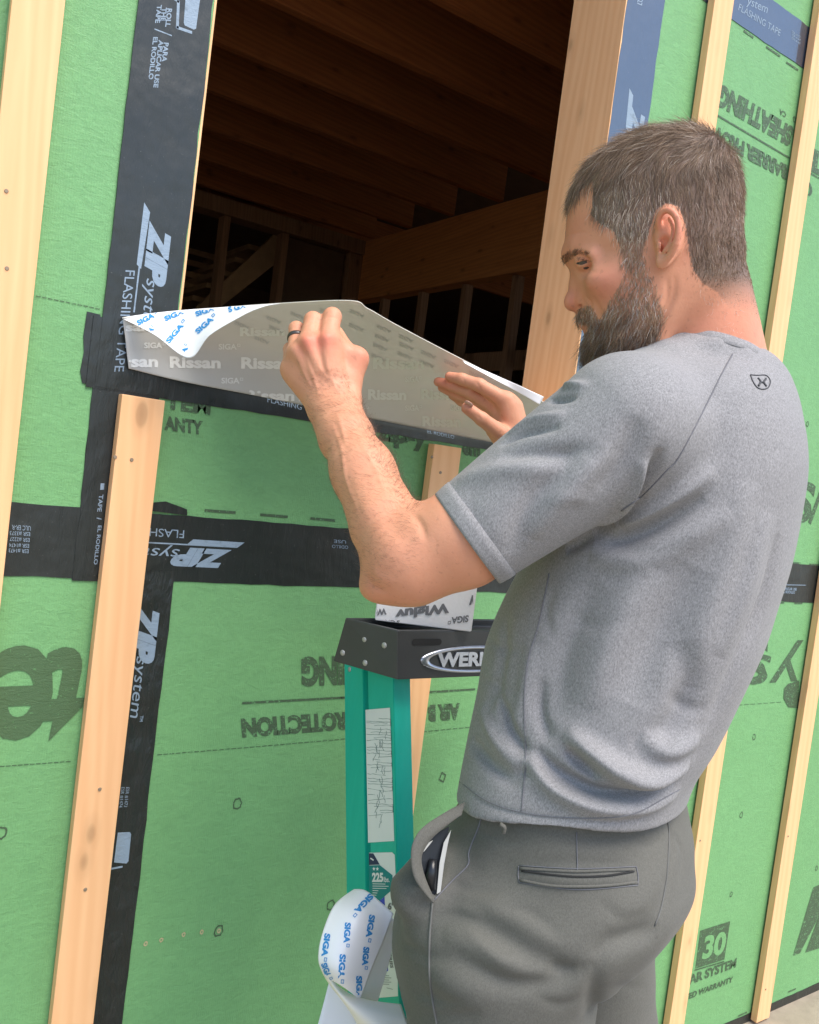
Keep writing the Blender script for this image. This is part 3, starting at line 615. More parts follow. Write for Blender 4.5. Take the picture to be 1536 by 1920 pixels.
# left hand
hz = 1.03
mcp = {'i': q(614, 640, 1.022), 'm': q(578, 645, 1.022), 'r': q(556, 662, 1.030), 'p': q(546, 690, 1.040)}
wr = q(626, 762, 1.022)
pal = [rc(wr + np.array([.008, 0, 0]), mcp['i'], .0165, .0135, .012), rc(wr, mcp['m'], .0165, .0130, .012), rc(wr + np.array([-.008, 0, .002]), mcp['r'], .0160, .0125, .012), rc(wr + np.array([-.013, .004, .006]), mcp['p'], .0155, .0122, .012),
       rc(q(606, 690, 1.05), q(640, 720, 1.05), .018, .018, .02), rc(q(652, 742, 1.03), q(670, 672, 1.038), .0150, .0118, .014), rc(q(620, 642, 1.032), q(665, 676, 1.042), .0122, .0135, .014),
       rc(q(600, 740, 1.03), q(556, 700, 1.045), .014, .014, .015)]
fing = [chain([mcp['i'], q(623, 594, 1.040), q(625, 594, 1.066), q(626, 604, 1.090)], [.0128, .0110, .0100, .0085], .006), chain([mcp['m'], q(587, 601, 1.042), q(588, 604, 1.068), q(592, 616, 1.090)], [.0126, .0106, .0098, .0082], .006),
        chain([mcp['r'], q(556, 617, 1.052), q(560, 622, 1.076), q(572, 634, 1.090)], [.0112, .0092, .0088, .0080], .005), chain([mcp['p'], q(545, 655, 1.062), q(552, 660, 1.082), q(562, 670, 1.09)], [.0108, .0086, .0080, .0072], .005),
        chain([q(670, 672, 1.038), q(648, 655, 1.075), q(632, 625, 1.100)], [.0122, .0105, .0088], .006)]
body.append(group(pal + [group(fing, .0045)], .012))
for a, b in (('m', .0023), ('r', .0020), ('i', .0022)): body.append(rc(wr * .45 + mcp[a] * .55 - np.array([0, 0, .0125]), mcp[a] - np.array([0, .001, .0118]), .0022, .0040, .008))
# right arm, mostly hidden, and right hand pressing on the film
sr, er, wr2 = q(1245, 860, 1.17), q(1120, 1100, 1.30), q(972, 848, 1.285)
body.append(rc(sr, er, .058, .045, .03)); body.append(rc(er, wr2, .043, .027, .02))
mi = q(948, 752, 1.275)
h2 = [rc(wr2, mi, .0225, .0155, .012), rc(wr2, q(934, 775, 1.295), .022, .0145, .012), rc(wr2, q(926, 790, 1.31), .021, .0135, .012), rc(q(955, 835, 1.275), q(928, 806, 1.255), .0185, .0135, .012), rc(q(962, 765, 1.28), q(970, 822, 1.28), .0155, .019, .012),
      group([chain([mi, q(899, 722, 1.268), q(866, 711, 1.275), q(843, 706, 1.285)], [.0128, .0098, .0088, .0072], .004), chain([q(936, 768, 1.29), q(882, 736, 1.288), q(846, 722, 1.297), q(822, 716, 1.306)], [.0125, .0098, .0088, .0072], .004),
             chain([q(930, 782, 1.305), q(885, 752, 1.305), q(852, 737, 1.313), q(829, 727, 1.320)], [.0115, .0092, .0082, .0068], .004), chain([q(926, 790, 1.32), q(890, 765, 1.322), q(865, 752, 1.328), q(848, 742, 1.333)], [.0105, .0082, .0074, .0060], .004),
             chain([q(938, 812, 1.25), q(904, 786, 1.235), q(876, 765, 1.228)], [.0128, .0098, .0086], .004)], .0045)]
body.append(group(h2, .014))
HB = 1.0
V, F_ = nets(body, .0015, (-.17, -.45, .78), (.52, .52, 1.40), 2); F_ = outward(V, F_)
bvb = bvh(V, F_)
V = folds(V, F_, bvb, [([(1252, 520), (1252, 560), (1235, 605), (1205, 655)], -.0026, .0035), ([(1266, 515), (1262, 560), (1238, 615), (1212, 660)], -.0022, .0032), ([(1275, 545), (1240, 610), (1215, 650)], -.0010, .003),
     ([(600, 745), (585, 700), (572, 665)], .0012, .0026), ([(632, 735), (615, 690), (606, 655)], .0010, .0030), ([(590, 735), (570, 700), (560, 675)], .0010, .0025), ([(620, 715), (600, 690), (598, 668)], .0009, .002),
     ([(655, 715), (658, 730), (652, 742)], -.0030, .006), ([(596, 632), (598, 622), (597, 614)], -.0016, .004), ([(1110, 556), (1122, 580), (1130, 608)], -.0014, .005), ([(1100, 558), (1108, 570), (1104, 583)], -.0014, .0026), ([(1100, 505), (1112, 510), (1128, 508)], -.0008, .003), ([(1066, 440), (1090, 436), (1115, 440)], -.0005, .002), ([(1100, 470), (1085, 468)], .0008, .003),
     ([(1080, 482), (1092, 481), (1104, 484), (1114, 491)], -.0012, .0022), ([(1088, 500), (1100, 503), (1114, 500)], -.0007, .003), ([(745, 945), (735, 985), (770, 1020)], -.0015, .010), ([(640, 860), (690, 960), (715, 1010)], .0016, .012), ([(905, 790), (898, 782), (892, 776)], -.0006, .002),
     ([(885, 764), (879, 757), (871, 754)], .0006, .002), ([(940, 775), (925, 765), (915, 758)], -.0018, .005), ([(955, 800), (935, 780), (925, 770)], -.0010, .004),
     ([(612, 780), (625, 772), (645, 765)], -.0010, .003), ([(650, 835), (640, 800), (632, 775)], .0012, .003), ([(672, 960), (650, 900), (640, 840), (622, 795)], .0010, .0028), ([(725, 930), (700, 870), (672, 820)], .0009, .003), ([(774, 962), (790, 985), (800, 1015)], -.0018, .004), ([(688, 1082), (702, 1100), (726, 1108)], -.0012, .004), ([(698, 1066), (716, 1084), (742, 1090)], .0012, .006), ([(611, 597), (620, 594), (632, 597)], -.0007, .0015), ([(576, 607), (586, 604), (598, 607)], -.0007, .0015), ([(893, 716), (899, 726), (903, 735)], -.0008, .0018), ([(868, 708), (871, 715), (872, 722)], -.0006, .0016)])
N0 = normals(V, F_)
# skin colour varies over the body: ruddy knuckles, ears, nose and neck; scalp and beard shadow
HC = q(1225, 430, .935); vH = np.array([-math.sin(PHH), 0, -math.cos(PHH)])
def near_px(Q):
    lat = (Q - HC) @ vH; R_ = Q + np.where(lat < 0, -2 * lat, 0)[:, None] * vH; z = R_[:, 2]; return 768 + FP * R_[:, 0] / z, 960 + FP * R_[:, 1] / z, np.abs(lat)
def inpoly(x, y, pl):
    r = np.zeros(len(x), bool); n_ = len(pl)
    for i in range(n_):
        x0, y0 = pl[i]; x1, y1 = pl[(i + 1) % n_]
        if y0 == y1: continue
        c = ((y0 > y) != (y1 > y)) & (x < (x1 - x0) * (y - y0) / (y1 - y0) + x0); r ^= c
    return r
HAIRP = [(1040, 396), (1072, 380), (1090, 356), (1112, 340), (1113, 372), (1108, 402), (1126, 420), (1150, 432), (1164, 468), (1172, 505), (1196, 505), (1212, 450), (1222, 420), (1232, 392), (1250, 380), (1274, 388), (1286, 425), (1292, 470), (1300, 505), (1316, 530), (1345, 548), (1368, 578), (1440, 585), (1500, 300), (1400, 100), (1000, 100)]
BEARDP = [(1164, 468), (1172, 510), (1166, 530), (1150, 552), (1139, 574), (1130, 598), (1124, 600), (1116, 586), (1104, 570), (1092, 576), (1080, 584), (1082, 600), (1100, 606), (1112, 612), (1098, 625), (1090, 660), (1090, 720), (1205, 730), (1212, 660), (1238, 622), (1246, 592), (1236, 560), (1216, 515), (1205, 470)]
px_, py_, lt_ = near_px(V); head = (V[:, 1] < -.12) & (V[:, 0] > .17) & (V[:, 2] < 1.05)
hm = inpoly(px_, py_, HAIRP) & head; bmk = inpoly(px_, py_, BEARDP) & head & (V[:, 2] < 1.02)
earm = (np.linalg.norm((V - q(1254, 442, .845)) / np.array([.020, .036, .012]), axis=1) < 1) & head
hm &= ~earm
base = np.array([.64, .305, .185]); col = np.tile(base, (len(V), 1))
def rad(c, r): return np.exp(-((V - c) ** 2).sum(1) / r ** 2)
red = rad(mcp['i'] - np.array([0, 0, .014]), .014) + rad(mcp['m'] - np.array([0, 0, .014]), .014) + .6 * rad(q(680, 668, 1.03), .016) + .8 * rad(q(1078, 566, .945), .018) + .7 * rad(q(1262, 415, .835), .025) + .8 * rad(q(1340, 650, .93), .05) + .5 * rad(q(870, 765, 1.225), .014) + .6 * rad(q(1130, 540, .88), .03) + .4 * rad(q(700, 1100, .86), .04) + .5 * rad(q(1080, 440, .92), .035) + .9 * rad(q(830, 715, 1.29), .02)
col = col * (1 + np.clip(red, 0, 1)[:, None] * np.array([.03, -.26, -.22]))
bl_ = (bmk * np.clip(.12 + (py_ - 540) / 160, .10, .6))[:, None]; col = col * (1 - bl_) + np.array([.16, .095, .07]) * bl_; sd_ = np.clip((py_ - 440) / 60, 0, 1) * np.clip((1235 - px_) / 20, 0, 1); hf_ = (hm * np.clip((585 - py_) / 70, 0, 1) * (1 - .72 * sd_))[:, None]; col = col * (1 - hf_) + np.array([.20, .135, .10]) * hf_
lip = (rad(q(1100, 606, .945), .007) + rad(q(1108, 618, .945), .007))[:, None]; col = col * (1 - np.clip(lip, 0, .7)) + np.array([.50, .20, .17]) * np.clip(lip, 0, .7)
W_ = world(V)
def mk_skin():
    m, n_, b = new_mat('skin'); at_ = nd(n_, 'ShaderNodeAttribute', attribute_name='tone'); v = coords(n_)
    f = noise(n_, v, 30, 7, .72); f2 = noise(n_, v, 420, 3); c = mixc(n_, f, mixc(n_, 1.0, at_.outputs['Color'], (.90, .78, .76), 'MULTIPLY'), mixc(n_, 1.0, at_.outputs['Color'], (1.07, 1.10, 1.10), 'MULTIPLY'))
    fr = ramp(n_, noise(n_, v, 150, 3), [(.62, (0, 0, 0)), (.70, (1, 1, 1))]); c = mixc(n_, math_(n_, 'MULTIPLY', fr, .30), c, (.34, .15, .09))
    n_.links.new(c, b.inputs['Base Color']); b.inputs['Roughness'].default_value = .52; b.inputs['Specular IOR Level'].default_value = .35
    b.inputs['Subsurface Weight'].default_value = .10; b.inputs['Subsurface Radius'].default_value = (.012, .005, .003); b.inputs['Subsurface Scale'].default_value = .5
    n_.links.new(bump(n_, f2, .35, .0005, bump(n_, noise(n_, v, 120, 4), .35, .0010)), b.inputs['Normal']); return m
M['skin'] = mk_skin()
man = thing('person', 'bearded man in grey T-shirt and trousers seen from behind, both hands raised to the film', 'person', tuple(world(np.array([[.17, 1.37, 1.0]]))[0]))
me = np_mesh('body', W_, F_)
ca = me.color_attributes.new('tone', 'FLOAT_COLOR', 'POINT'); ca.data.foreach_set('color', np.c_[col, np.ones(len(V))].astype(np.float32).ravel())
bodyo = link('body', me, M['skin'], man)
# ------------------------------------------------------------------ clothes
def mk_cloth(name, a, b_, dark, sc=420, rough=.85, weave=.0004, mid=None):
    m, n_, b = new_mat(name); v = coords(n_); v2 = coords(n_, (1, 1, .35), (0, 0, .5))
    f = math_(n_, 'ADD', math_(n_, 'MULTIPLY', noise(n_, v2, sc, 3, .7), .7), math_(n_, 'MULTIPLY', noise(n_, v, sc * .35, 3, .7), .3)); c = ramp(n_, f, [(.36, a), (.5, mid or tuple((x + y) / 2 for x, y in zip(a, b_))), (.64, b_)])
    c = mixc(n_, math_(n_, 'MULTIPLY', noise(n_, v, 7, 3), .25), c, dark)
    n_.links.new(c, b.inputs['Base Color']); b.inputs['Roughness'].default_value = rough; b.inputs['Specular IOR Level'].default_value = .2
    b.inputs['Sheen Weight'].default_value = .10; b.inputs['Sheen Roughness'].default_value = .4
    n_.links.new(bump(n_, noise(n_, v, 900, 2), .35, weave), b.inputs['Normal']); return m
M['shirt'] = mk_cloth('heather_jersey', (.160, .155, .158), (.360, .350, .355), (.235, .232, .238), 1050); M['pants'] = mk_cloth('grey_twill', (.100, .097, .085), (.148, .144, .128), (.092, .089, .078), 1100, .85, .0005)
M['seam'] = flat_mat('seam_thread', (.15, .15, .165), .9); M['seam_light'] = flat_mat('seam_light', (.125, .125, .118), .9); M['logo'] = flat_mat('logo_print', (.04, .04, .045), .6)
CPX = [(1210, 668, .893), (1246, 648, .880), (1290, 632, .876), (1338, 631, .884), (1388, 645, .912), (1426, 664, .950)]; CPV = []
for x, y, z in CPX:
    h_, n0 = cast(bvb, x, y)
    CPV.append(q(x, y, z) if h_ is None else h_ - (n0 if n0 @ h_ > 0 else -n0) * .0012)
CPV.append(q(1446, 686, .995))
SHT = [(640, 1262, 1385, .050), (668, 1216, 1428, .078), (700, 1172, 1466, .112), (740, 1130, 1492, .150), (800, 1085, 1508, .172), (870, 1062, 1512, .178), (960, 1045, 1501, .176), (1060, 985, 1468, .168), (1130, 950, 1442, .165), (1200, 922, 1419, .163), (1300, 900, 1376, .162), (1380, 880, 1338, .163), (1440, 866, 1306, .166), (1500, 856, 1288, .170), (1580, 850, 1282, .172)]
PNT = [(1400, 905, 1275, .150), (1480, 872, 1280, .155), (1540, 842, 1290, .160), (1600, 804, 1290, .162), (1650, 774, 1284, .162), (1700, 757, 1256, .158), (1735, 748, 1222, .150), (1765, 748, 1190, .142), (1795, 752, 1130, .125)]
shirt = [stack(SHT, 1.0, PHT, 2.3, .02), chain([p * (p[2] + .006) / p[2] + np.array([0, .012, 0]) for p in CPV], [.0085] * 7, .016, 'u', .004), rc(q(1292, 694, .93), q(1185, 768, .862), .036, .052, .035), rc(q(1345, 700, .96), q(1400, 760, .97), .03, .04, .03), rc(q(1170, 800, .85), q(840, 1038, .862), .070, .0535, .030),
         rc(q(1240, 860, 1.16), q(1150, 1040, 1.27), .070, .060, .03), rc(q(1270, 1440, .985), q(1298, 1424, .975), .011, .0075, .008), rc(q(1330, 690, 1.02), q(1260, 800, 1.15), .04, .06, .04)]
cufc = (q(825, 925, .855) + q(935, 1094, .865)) / 2; axis = q(840, 1038, .862) - q(1170, 800, .85); axis /= np.linalg.norm(axis)
armc = rc(q(1170, 800, .85), q(760, 1096, .867), .066, .0465, .001)
def cutfn(Q):
    r = Q - cufc; t = r @ axis; d = np.linalg.norm(r - t[:, None] * axis, axis=1); return np.where(d < .095, t, -.05)
shirt_group = [group(shirt, .01), Pr(cutfn, [-9] * 3, [9] * 3, 'i', .002),
               Pr(lambda Q: np.maximum(armc.fn(Q), -((Q - cufc) @ axis + .012)), armc.lo, armc.hi, 's', .0),
               Pr(lambda Q: Q[:, 1] - .322 + .010 * np.sin((Q[:, 0] - .06) * 16) , [-9] * 3, [9] * 3, 'i', .003)]
V, F_ = nets(shirt_group, .0025, (-.02, -.22, .72), (.52, .36, 1.38), 3); F_ = outward(V, F_); bvs = bvh(V, F_)
ARM = [([(1126, 984), (1164, 955), (1198, 907), (1210, 860)], .006, .009), ([(1100, 1004), (1150, 978), (1190, 935), (1220, 890), (1240, 840)], -.007, .008), ([(1165, 990), (1225, 958), (1290, 915), (1340, 880)], .006, .012), ([(1110, 1012), (1170, 1010), (1250, 975), (1320, 930)], -.006, .011),
       ([(1060, 1030), (1110, 1003), (1150, 985)], -.006, .008), ([(1105, 1040), (1180, 1050), (1270, 1020), (1370, 960)], .004, .016), ([(1370, 670), (1327, 754), (1274, 855), (1230, 905)], -.0012, .0035),
       ([(1400, 900), (1380, 1010), (1330, 1150), (1290, 1290)], .004, .022), ([(1300, 1060), (1240, 1180), (1180, 1320)], -.0045, .024), ([(1220, 1060), (1150, 1190), (1100, 1330)], .004, .022), ([(1120, 1090), (1060, 1220), (1040, 1350)], -.004, .02),
       ([(1460, 1000), (1430, 1120), (1380, 1240), (1330, 1350)], -.0035, .012), ([(1440, 960), (1400, 1090), (1345, 1230)], .004, .016), ([(1280, 1200), (1290, 1290), (1250, 1370), (1180, 1400)], -.005, .018),
       ([(1000, 1405), (1040, 1445), (1090, 1474), (1140, 1490), (1210, 1486), (1270, 1455)], -.009, .009), ([(1060, 1370), (1110, 1410), (1160, 1445), (1215, 1460), (1290, 1432)], .010, .013), ([(1200, 1380), (1250, 1405), (1310, 1385)], .006, .014), ([(1060, 1405), (1100, 1440), (1125, 1462)], -.006, .007),
       ([(985, 1390), (1000, 1430), (1040, 1480), (1110, 1510), (1200, 1510), (1270, 1490)], .006, .012), ([(880, 1390), (920, 1430), (960, 1460), (990, 1440)], -.005, .010), ([(900, 1330), (940, 1400), (985, 1440)], .004, .011), ([(930, 1300), (965, 1380), (1000, 1420)], -.005, .009),
       ([(1000, 1200), (985, 1300), (960, 1380)], .003, .014), ([(950, 1150), (935, 1260), (905, 1350)], -.003, .013), ([(1015, 1270), (1010, 1330), (1030, 1390)], -.004, .010),
       ([(940, 835), (985, 812), (1050, 800)], -.0035, .006), ([(955, 815), (1000, 790), (1060, 775)], .003, .006), ([(975, 785), (1020, 755), (1080, 745)], -.0035, .006), ([(985, 765), (1040, 728), (1100, 722)], .003, .006), ([(935, 862), (1000, 850), (1090, 850)], -.003, .010),
       ([(860, 900), (950, 880), (1060, 880)], .003, .014), ([(1150, 840), (1060, 930), (1000, 1010)], .0035, .016), ([(1080, 850), (990, 950), (960, 1040)], -.003, .014), ([(1200, 780), (1170, 850), (1120, 920)], -.003, .016), ([(905, 905), (880, 960), (930, 1050)], -.0018, .010),
       ([(838, 918), (852, 985), (892, 1042), (948, 1082)], -.0014, .003), ([(868, 1478), (920, 1512), (1000, 1532), (1100, 1540), (1190, 1532), (1270, 1492)], -.0016, .0035)]
V = folds(V, F_, bvs, [(p, a * (1.9 if abs(a) > .002 else 1), w_ * (.78 if abs(a) > .002 else 1)) for p, a, w_ in ARM] + [([(903, 1182), (935, 1212), (985, 1222)], -.0022, .006), ([(893, 1262), (930, 1287), (980, 1292)], -.0024, .006), ([(1140, 1022), (1220, 1037), (1300, 1012)], -.0024, .007), ([(1000, 872), (1060, 846), (1135, 850)], -.0022, .008), ([(1255, 1300), (1292, 1330), (1325, 1328)], -.0030, .007), ([(1060, 1150), (1120, 1175), (1200, 1150)], -.0016, .008), ([(1150, 985), (1185, 960), (1215, 925)], -.0040, .004), ([(900, 1400), (950, 1455), (1010, 1470)], .0030, .006), ([(1040, 1100), (1025, 1150), (1035, 1200)], -.0020, .006), ([(1020, 940), (1070, 930), (1120, 945)], .0020, .007)])
# low folds everywhere
ph = RNG.uniform(0, 6, 8); V = V + normals(V, F_) * (.0016 * np.sin(V[:, 0] * 38 + V[:, 1] * 20 + ph[0] + 1.2 * np.sin(V[:, 1] * 14)) * np.sin(V[:, 1] * 15 - V[:, 2] * 22 + ph[1]))[:, None]
bvs = bvh(V, F_); so = link('shirt', np_mesh('shirt', world(V), F_), M['shirt'], man)
def seam(name, pts, rad, mat, par, bv, lift=.0004, n_=6):
    l = line_on(bv, pts, lift, n_)
    if len(l) < 2: return None
    bm = bmesh.new(); tube_bm(bm, l, rad, 6); o = bm_obj(name, bm, mat, None, True); o.parent = par; o.matrix_parent_inverse = par.matrix_world.inverted() if False else Matrix.Identity(4)
    o.location = (0, 0, 0); return o
seam('raglan_seam', [(1374, 664), (1350, 708), (1327, 754), (1274, 855), (1250, 882), (1207, 927), (1165, 958)], .0007, M['seam'], so, bvs)
seam('side_seam', [(1030, 1075), (1010, 1171), (990, 1240), (983, 1320), (986, 1420), (980, 1500), (978, 1520)], .0006, M['seam'], so, bvs)
seam('hem_stitch', [(862, 1466), (920, 1505), (1000, 1527), (1100, 1534), (1190, 1525), (1274, 1480)], .0005, M['seam'], so, bvs)
u1 = np.cross(axis, [0, 0, 1.]); u1 /= np.linalg.norm(u1); u2 = np.cross(axis, u1); nb_ = 72; rr = []
for t in (-.017, -.009, -.002):
    r_ = []
    for i in range(nb_):
        d = u1 * math.cos(2 * math.pi * i / nb_) + u2 * math.sin(2 * math.pi * i / nb_); h_ = bvs.ray_cast(Vector(cufc + axis * t + d * .085), Vector(-d), .06); r_.append(.085 - h_[3] if h_[0] is not None else np.nan)
    r_ = np.array(r_); r_[np.isnan(r_)] = np.nanmedian(r_); r_ = np.median([np.roll(r_, k_) for k_ in range(-3, 4)], 0); r_ = np.mean([np.roll(r_, k_) for k_ in range(-2, 3)], 0); rr.append(r_)
rr[2] = np.minimum(rr[2], rr[1] + .001); rr[2] = np.maximum(rr[2], rr[1] - .0015); bm = bmesh.new(); rings = []
for i in range(nb_):
    d = u1 * math.cos(2 * math.pi * i / nb_) + u2 * math.sin(2 * math.pi * i / nb_); a_, b__, c__ = rr[0][i], rr[1][i], rr[2][i]
    rings.append([bm.verts.new(Vector(world(cufc + axis * t + d * r_))) for t, r_ in ((-.0172, a_ - .0010), (-.0165, a_ + .0007), (-.009, b__ + .0010), (-.001, c__ + .0010), (.0016, c__ + .0004), (.0020, c__ - .0010), (.0010, c__ - .0034), (-.009, b__ - .0040))])
for i in range(nb_):
    for j in range(8): bm.faces.new((rings[i][j], rings[i][(j + 1) % 8], rings[(i + 1) % nb_][(j + 1) % 8], rings[(i + 1) % nb_][j]))
sb_ = bm_obj('sleeve_hem', bm, M['shirt'], None, True); sb_.parent = so
# collar band
cp = [q(1200, 680, .915)] + CPV + [q(1412, 690, 1.035), q(1330, 700, 1.045), q(1250, 712, 1.02), q(1205, 700, .96), q(1200, 680, .915)]
bm = bmesh.new(); rings = []; cs = spline2(cp, 8); cc = np.mean(cp, 0)
for i, c in enumerate(cs[:-1]):
    t = cs[(i + 1) % (len(cs) - 1)] - cs[i - 1 if i else len(cs) - 2]; t /= np.linalg.norm(t); up = np.array([-.12, -1, .05]); up -= t * (up @ t); up /= np.linalg.norm(up); o = np.cross(t, up)
    if o @ (c - cc) < 0: o = -o
    rings.append([bm.verts.new(Vector(world(c + up * a * .0070 + o * b * .0018 + o * (-.002 if a > 0 else .003) * abs(a)))) for a, b in ((1, 0), (.8, .8), (0, 1.2), (-.8, 1), (-1, 0), (-.8, -.8), (0, -1), (.8, -.8))])
for i in range(len(rings)):
    for j in range(8): bm.faces.new((rings[i][j], rings[i][(j + 1) % 8], rings[(i + 1) % len(rings)][(j + 1) % 8], rings[(i + 1) % len(rings)][j]))
co_ = bm_obj('collar', bm, M['shirt'], None, True); co_.parent = so
# neck emblem: a loop outline with two crossed arcs
def strokes_on(name, lines, rad, mat, par, bv):
    bm = bmesh.new()
    for l in lines:
        p = line_on(bv, l, .0004, 5)
        if len(p) > 1: tube_bm(bm, p, rad, 5)
    o = bm_obj(name, bm, mat, None, True); o.parent = par; return o
strokes_on('neck_emblem', [[(1407, 703), (1420, 704), (1436, 704), (1444, 714), (1441, 726), (1431, 730), (1420, 727), (1412, 716), (1407, 703)]], .0006, M['logo'], so, bvs)
strokes_on('neck_emblem', [[(1421, 709), (1426, 716), (1422, 724)], [(1436, 710), (1432, 717), (1437, 725)], [(1425, 717), (1433, 717)]], .0011, M['logo'], so, bvs)
# ------------------------------------------------------------------ trousers
PHP = math.radians(34); pk = []
pk.append(stack(PNT, 1.0, PHP, 2.4, .03)); pk.append(ell(q(1035, 1730, .905), (.078, .066, .068), .022)); pk.append(ell(q(1168, 1666, 1.0), (.062, .064, .060), .022))
pk.append(rc(q(930, 1765, .93), q(938, 1925, .935), .1015, .0975, .03)); pk.append(rc(q(938, 1925, .935), np.array([.085, .98, .95]), .098, .062, .02)); pk.append(rc(np.array([.085, .98, .95]), np.array([.06, 1.33, .98]), .062, .055, .03))
pk.append(rc(q(1086, 1780, 1.09), q(1086, 1920, 1.10), .094, .0935, .012)); pk.append(rc(q(1086, 1920, 1.10), np.array([.21, .98, 1.12]), .0935, .062, .02)); pk.append(rc(np.array([.21, .98, 1.10]), np.array([.19, 1.33, 1.13]), .062, .055, .03))
pk.append(rc(q(806, 1618, .915), q(789, 1668, .905), .020, .033, .025))
cav = chain([q(826, 1556, .895), q(805, 1600, .888), q(813, 1668, .882)], [.013, .024, .005], .004, 's', .01); pk.append(cav)
pk.append(Pr(lambda Q: .285 - Q[:, 1], [-9] * 3, [9] * 3, 'i', .002)); pk.append(Pr(lambda Q: Q[:, 1] - 1.335, [-9] * 3, [9] * 3, 'i', .002))
V, F_ = nets(pk, .003, (-.12, .26, .74), (.40, 1.36, 1.24), 3); F_ = outward(V, F_); bvp = bvh(V, F_)
V = folds(V, F_, bvp, [([(820, 1708), (860, 1702), (905, 1716)], .0022, .005), ([(905, 1562), (950, 1578), (1010, 1574)], -.0016, .006), ([(1175, 1562), (1210, 1582), (1238, 1570)], -.0018, .006), ([(1120, 1690), (1165, 1722), (1215, 1712)], -.0022, .007), ([(756, 1765), (800, 1792), (855, 1800)], -.0022, .006), ([(1000, 1868), (1050, 1884), (1104, 1868)], -.0022, .006), ([(835, 1645), (875, 1668), (935, 1674)], -.0018, .006), ([(1262, 1560), (1280, 1600), (1274, 1655)], -.0020, .006), ([(776, 1878), (840, 1892), (905, 1880)], .0020, .006), ([(930, 1700), (990, 1712), (1060, 1760)], -.0018, .006), ([(870, 1740), (930, 1790), (985, 1812)], .0020, .005), ([(1118, 1870), (1160, 1850), (1215, 1856)], -.0020, .007), ([(812, 1700), (860, 1715), (908, 1733), (992, 1785), (1075, 1825)], -.006, .014), ([(830, 1680), (920, 1705), (1010, 1755), (1080, 1790)], .004, .015), ([(846, 1790), (900, 1820), (965, 1845), (1054, 1840), (1100, 1812)], -.006, .010), ([(830, 1750), (900, 1780), (980, 1822), (1060, 1830)], .004, .012),
     ([(1030, 1812), (1060, 1822), (1085, 1818)], -.006, .008), ([(1112, 1800), (1150, 1768), (1237, 1744)], -.008, .012), ([(1112, 1900), (1114, 1850), (1118, 1800)], -.006, .010), ([(790, 1800), (850, 1850), (930, 1880)], .004, .016), ([(770, 1850), (820, 1880), (900, 1915)], -.003, .015), ([(1140, 1740), (1200, 1700), (1237, 1640)], .003, .014),
     ([(985, 1625), (1080, 1618), (1180, 1622)], -.0020, .006), ([(975, 1636), (1080, 1652), (1190, 1640)], .0022, .006), ([(1245, 1530), (1262, 1580), (1254, 1650), (1235, 1725)], -.003, .006), ([(750, 1740), (790, 1760), (830, 1758)], .003, .012), ([(760, 1690), (790, 1700), (812, 1690)], -.003, .010), ([(905, 1545), (880, 1600), (895, 1650)], -.003, .014)])
V = V + normals(V, F_) * (.0009 * np.sin(V[:, 0] * 60 + V[:, 1] * 75 + 1.3) * np.sin(V[:, 1] * 40 - V[:, 2] * 50))[:, None]
bvp = bvh(V, F_); po = link('trousers', np_mesh('trousers', world(V), F_), M['pants'], man)
seam('side_seam', [(811, 1692), (806, 1760), (806, 1830), (812, 1880), (820, 1925)], .0013, M['seam_light'], po, bvp); seam('seat_seam', [(1247, 1525), (1254, 1560), (1250, 1640), (1240, 1700), (1228, 1735)], .0010, M['seam_light'], po, bvp)
seam('dart_seam', [(1081, 1560), (1082, 1600), (1083, 1634)], .0006, M['seam'], po, bvp)
seam('pocket_stitch', [(812, 1690), (850, 1650), (878, 1622), (880, 1596), (898, 1550), (903, 1530)], .0008, M['seam'], po, bvp)
for nm, pts, r, mt in (('pocket_welt', [(975, 1628), (1030, 1632), (1083, 1634), (1140, 1632), (1190, 1630)], .0016, 'pants'), ('pocket_welt', [(975, 1650), (1030, 1660), (1083, 1662), (1140, 1660), (1194, 1654)], .0016, 'pants'), ('pocket_slit', [(978, 1633), (1030, 1640), (1083, 1644), (1140, 1642), (1188, 1634)], .0011, 'dark'),
                       ('pocket_stitch', [(973, 1624), (972, 1640), (974, 1654)], .0006, 'seam'), ('pocket_stitch', [(1193, 1626), (1196, 1642), (1196, 1658)], .0006, 'seam'), ('pocket_stitch', [(974, 1623), (1083, 1629), (1193, 1625)], .0005, 'seam'), ('pocket_stitch', [(974, 1655), (1083, 1668), (1196, 1660)], .0005, 'seam')):
    seam(nm, pts, r, M[mt], po, bvp)
def tube_px(name, pts, rad, mat, par, seg=8):
    bm = bmesh.new(); tube_bm(bm, [Vector(world(p)) for p in spline2(pts, 6)], rad, seg); o = bm_obj(name, bm, mat, None, True); o.parent = par; return o
def ribbon_px(name, a_, b_, mat, par, th=.0012):
    A_ = [Vector(world(p)) for p in spline2([q(*p) for p in a_], 6)]; B_ = [Vector(world(p)) for p in spline2([q(*p) for p in b_], 6)]; bm = bmesh.new(); n_ = len(A_)
    rows_ = [[bm.verts.new(A_[i].lerp(B_[i], t)) for t in (0, .33, .66, 1)] for i in range(n_)]
    for i in range(n_ - 1):
        for j in range(3): bm.faces.new((rows_[i][j], rows_[i][j + 1], rows_[i + 1][j + 1], rows_[i + 1][j]))
    o = bm_obj(name, bm, mat, None, True); o.parent = par; m_ = o.modifiers.new('thickness', 'SOLIDIFY'); m_.thickness = th; m_.offset = 0; return o
ribbon_px('pocket_edge', [(872, 1504, .905), (835, 1523, .890), (795, 1550, .874), (776, 1577, .866), (771, 1608, .862), (779, 1650, .860), (812, 1694, .868)], [(866, 1528, .893), (847, 1541, .886), (814, 1568, .876), (797, 1590, .871), (790, 1612, .868), (797, 1645, .868), (814, 1686, .872)], M['pants'], po)
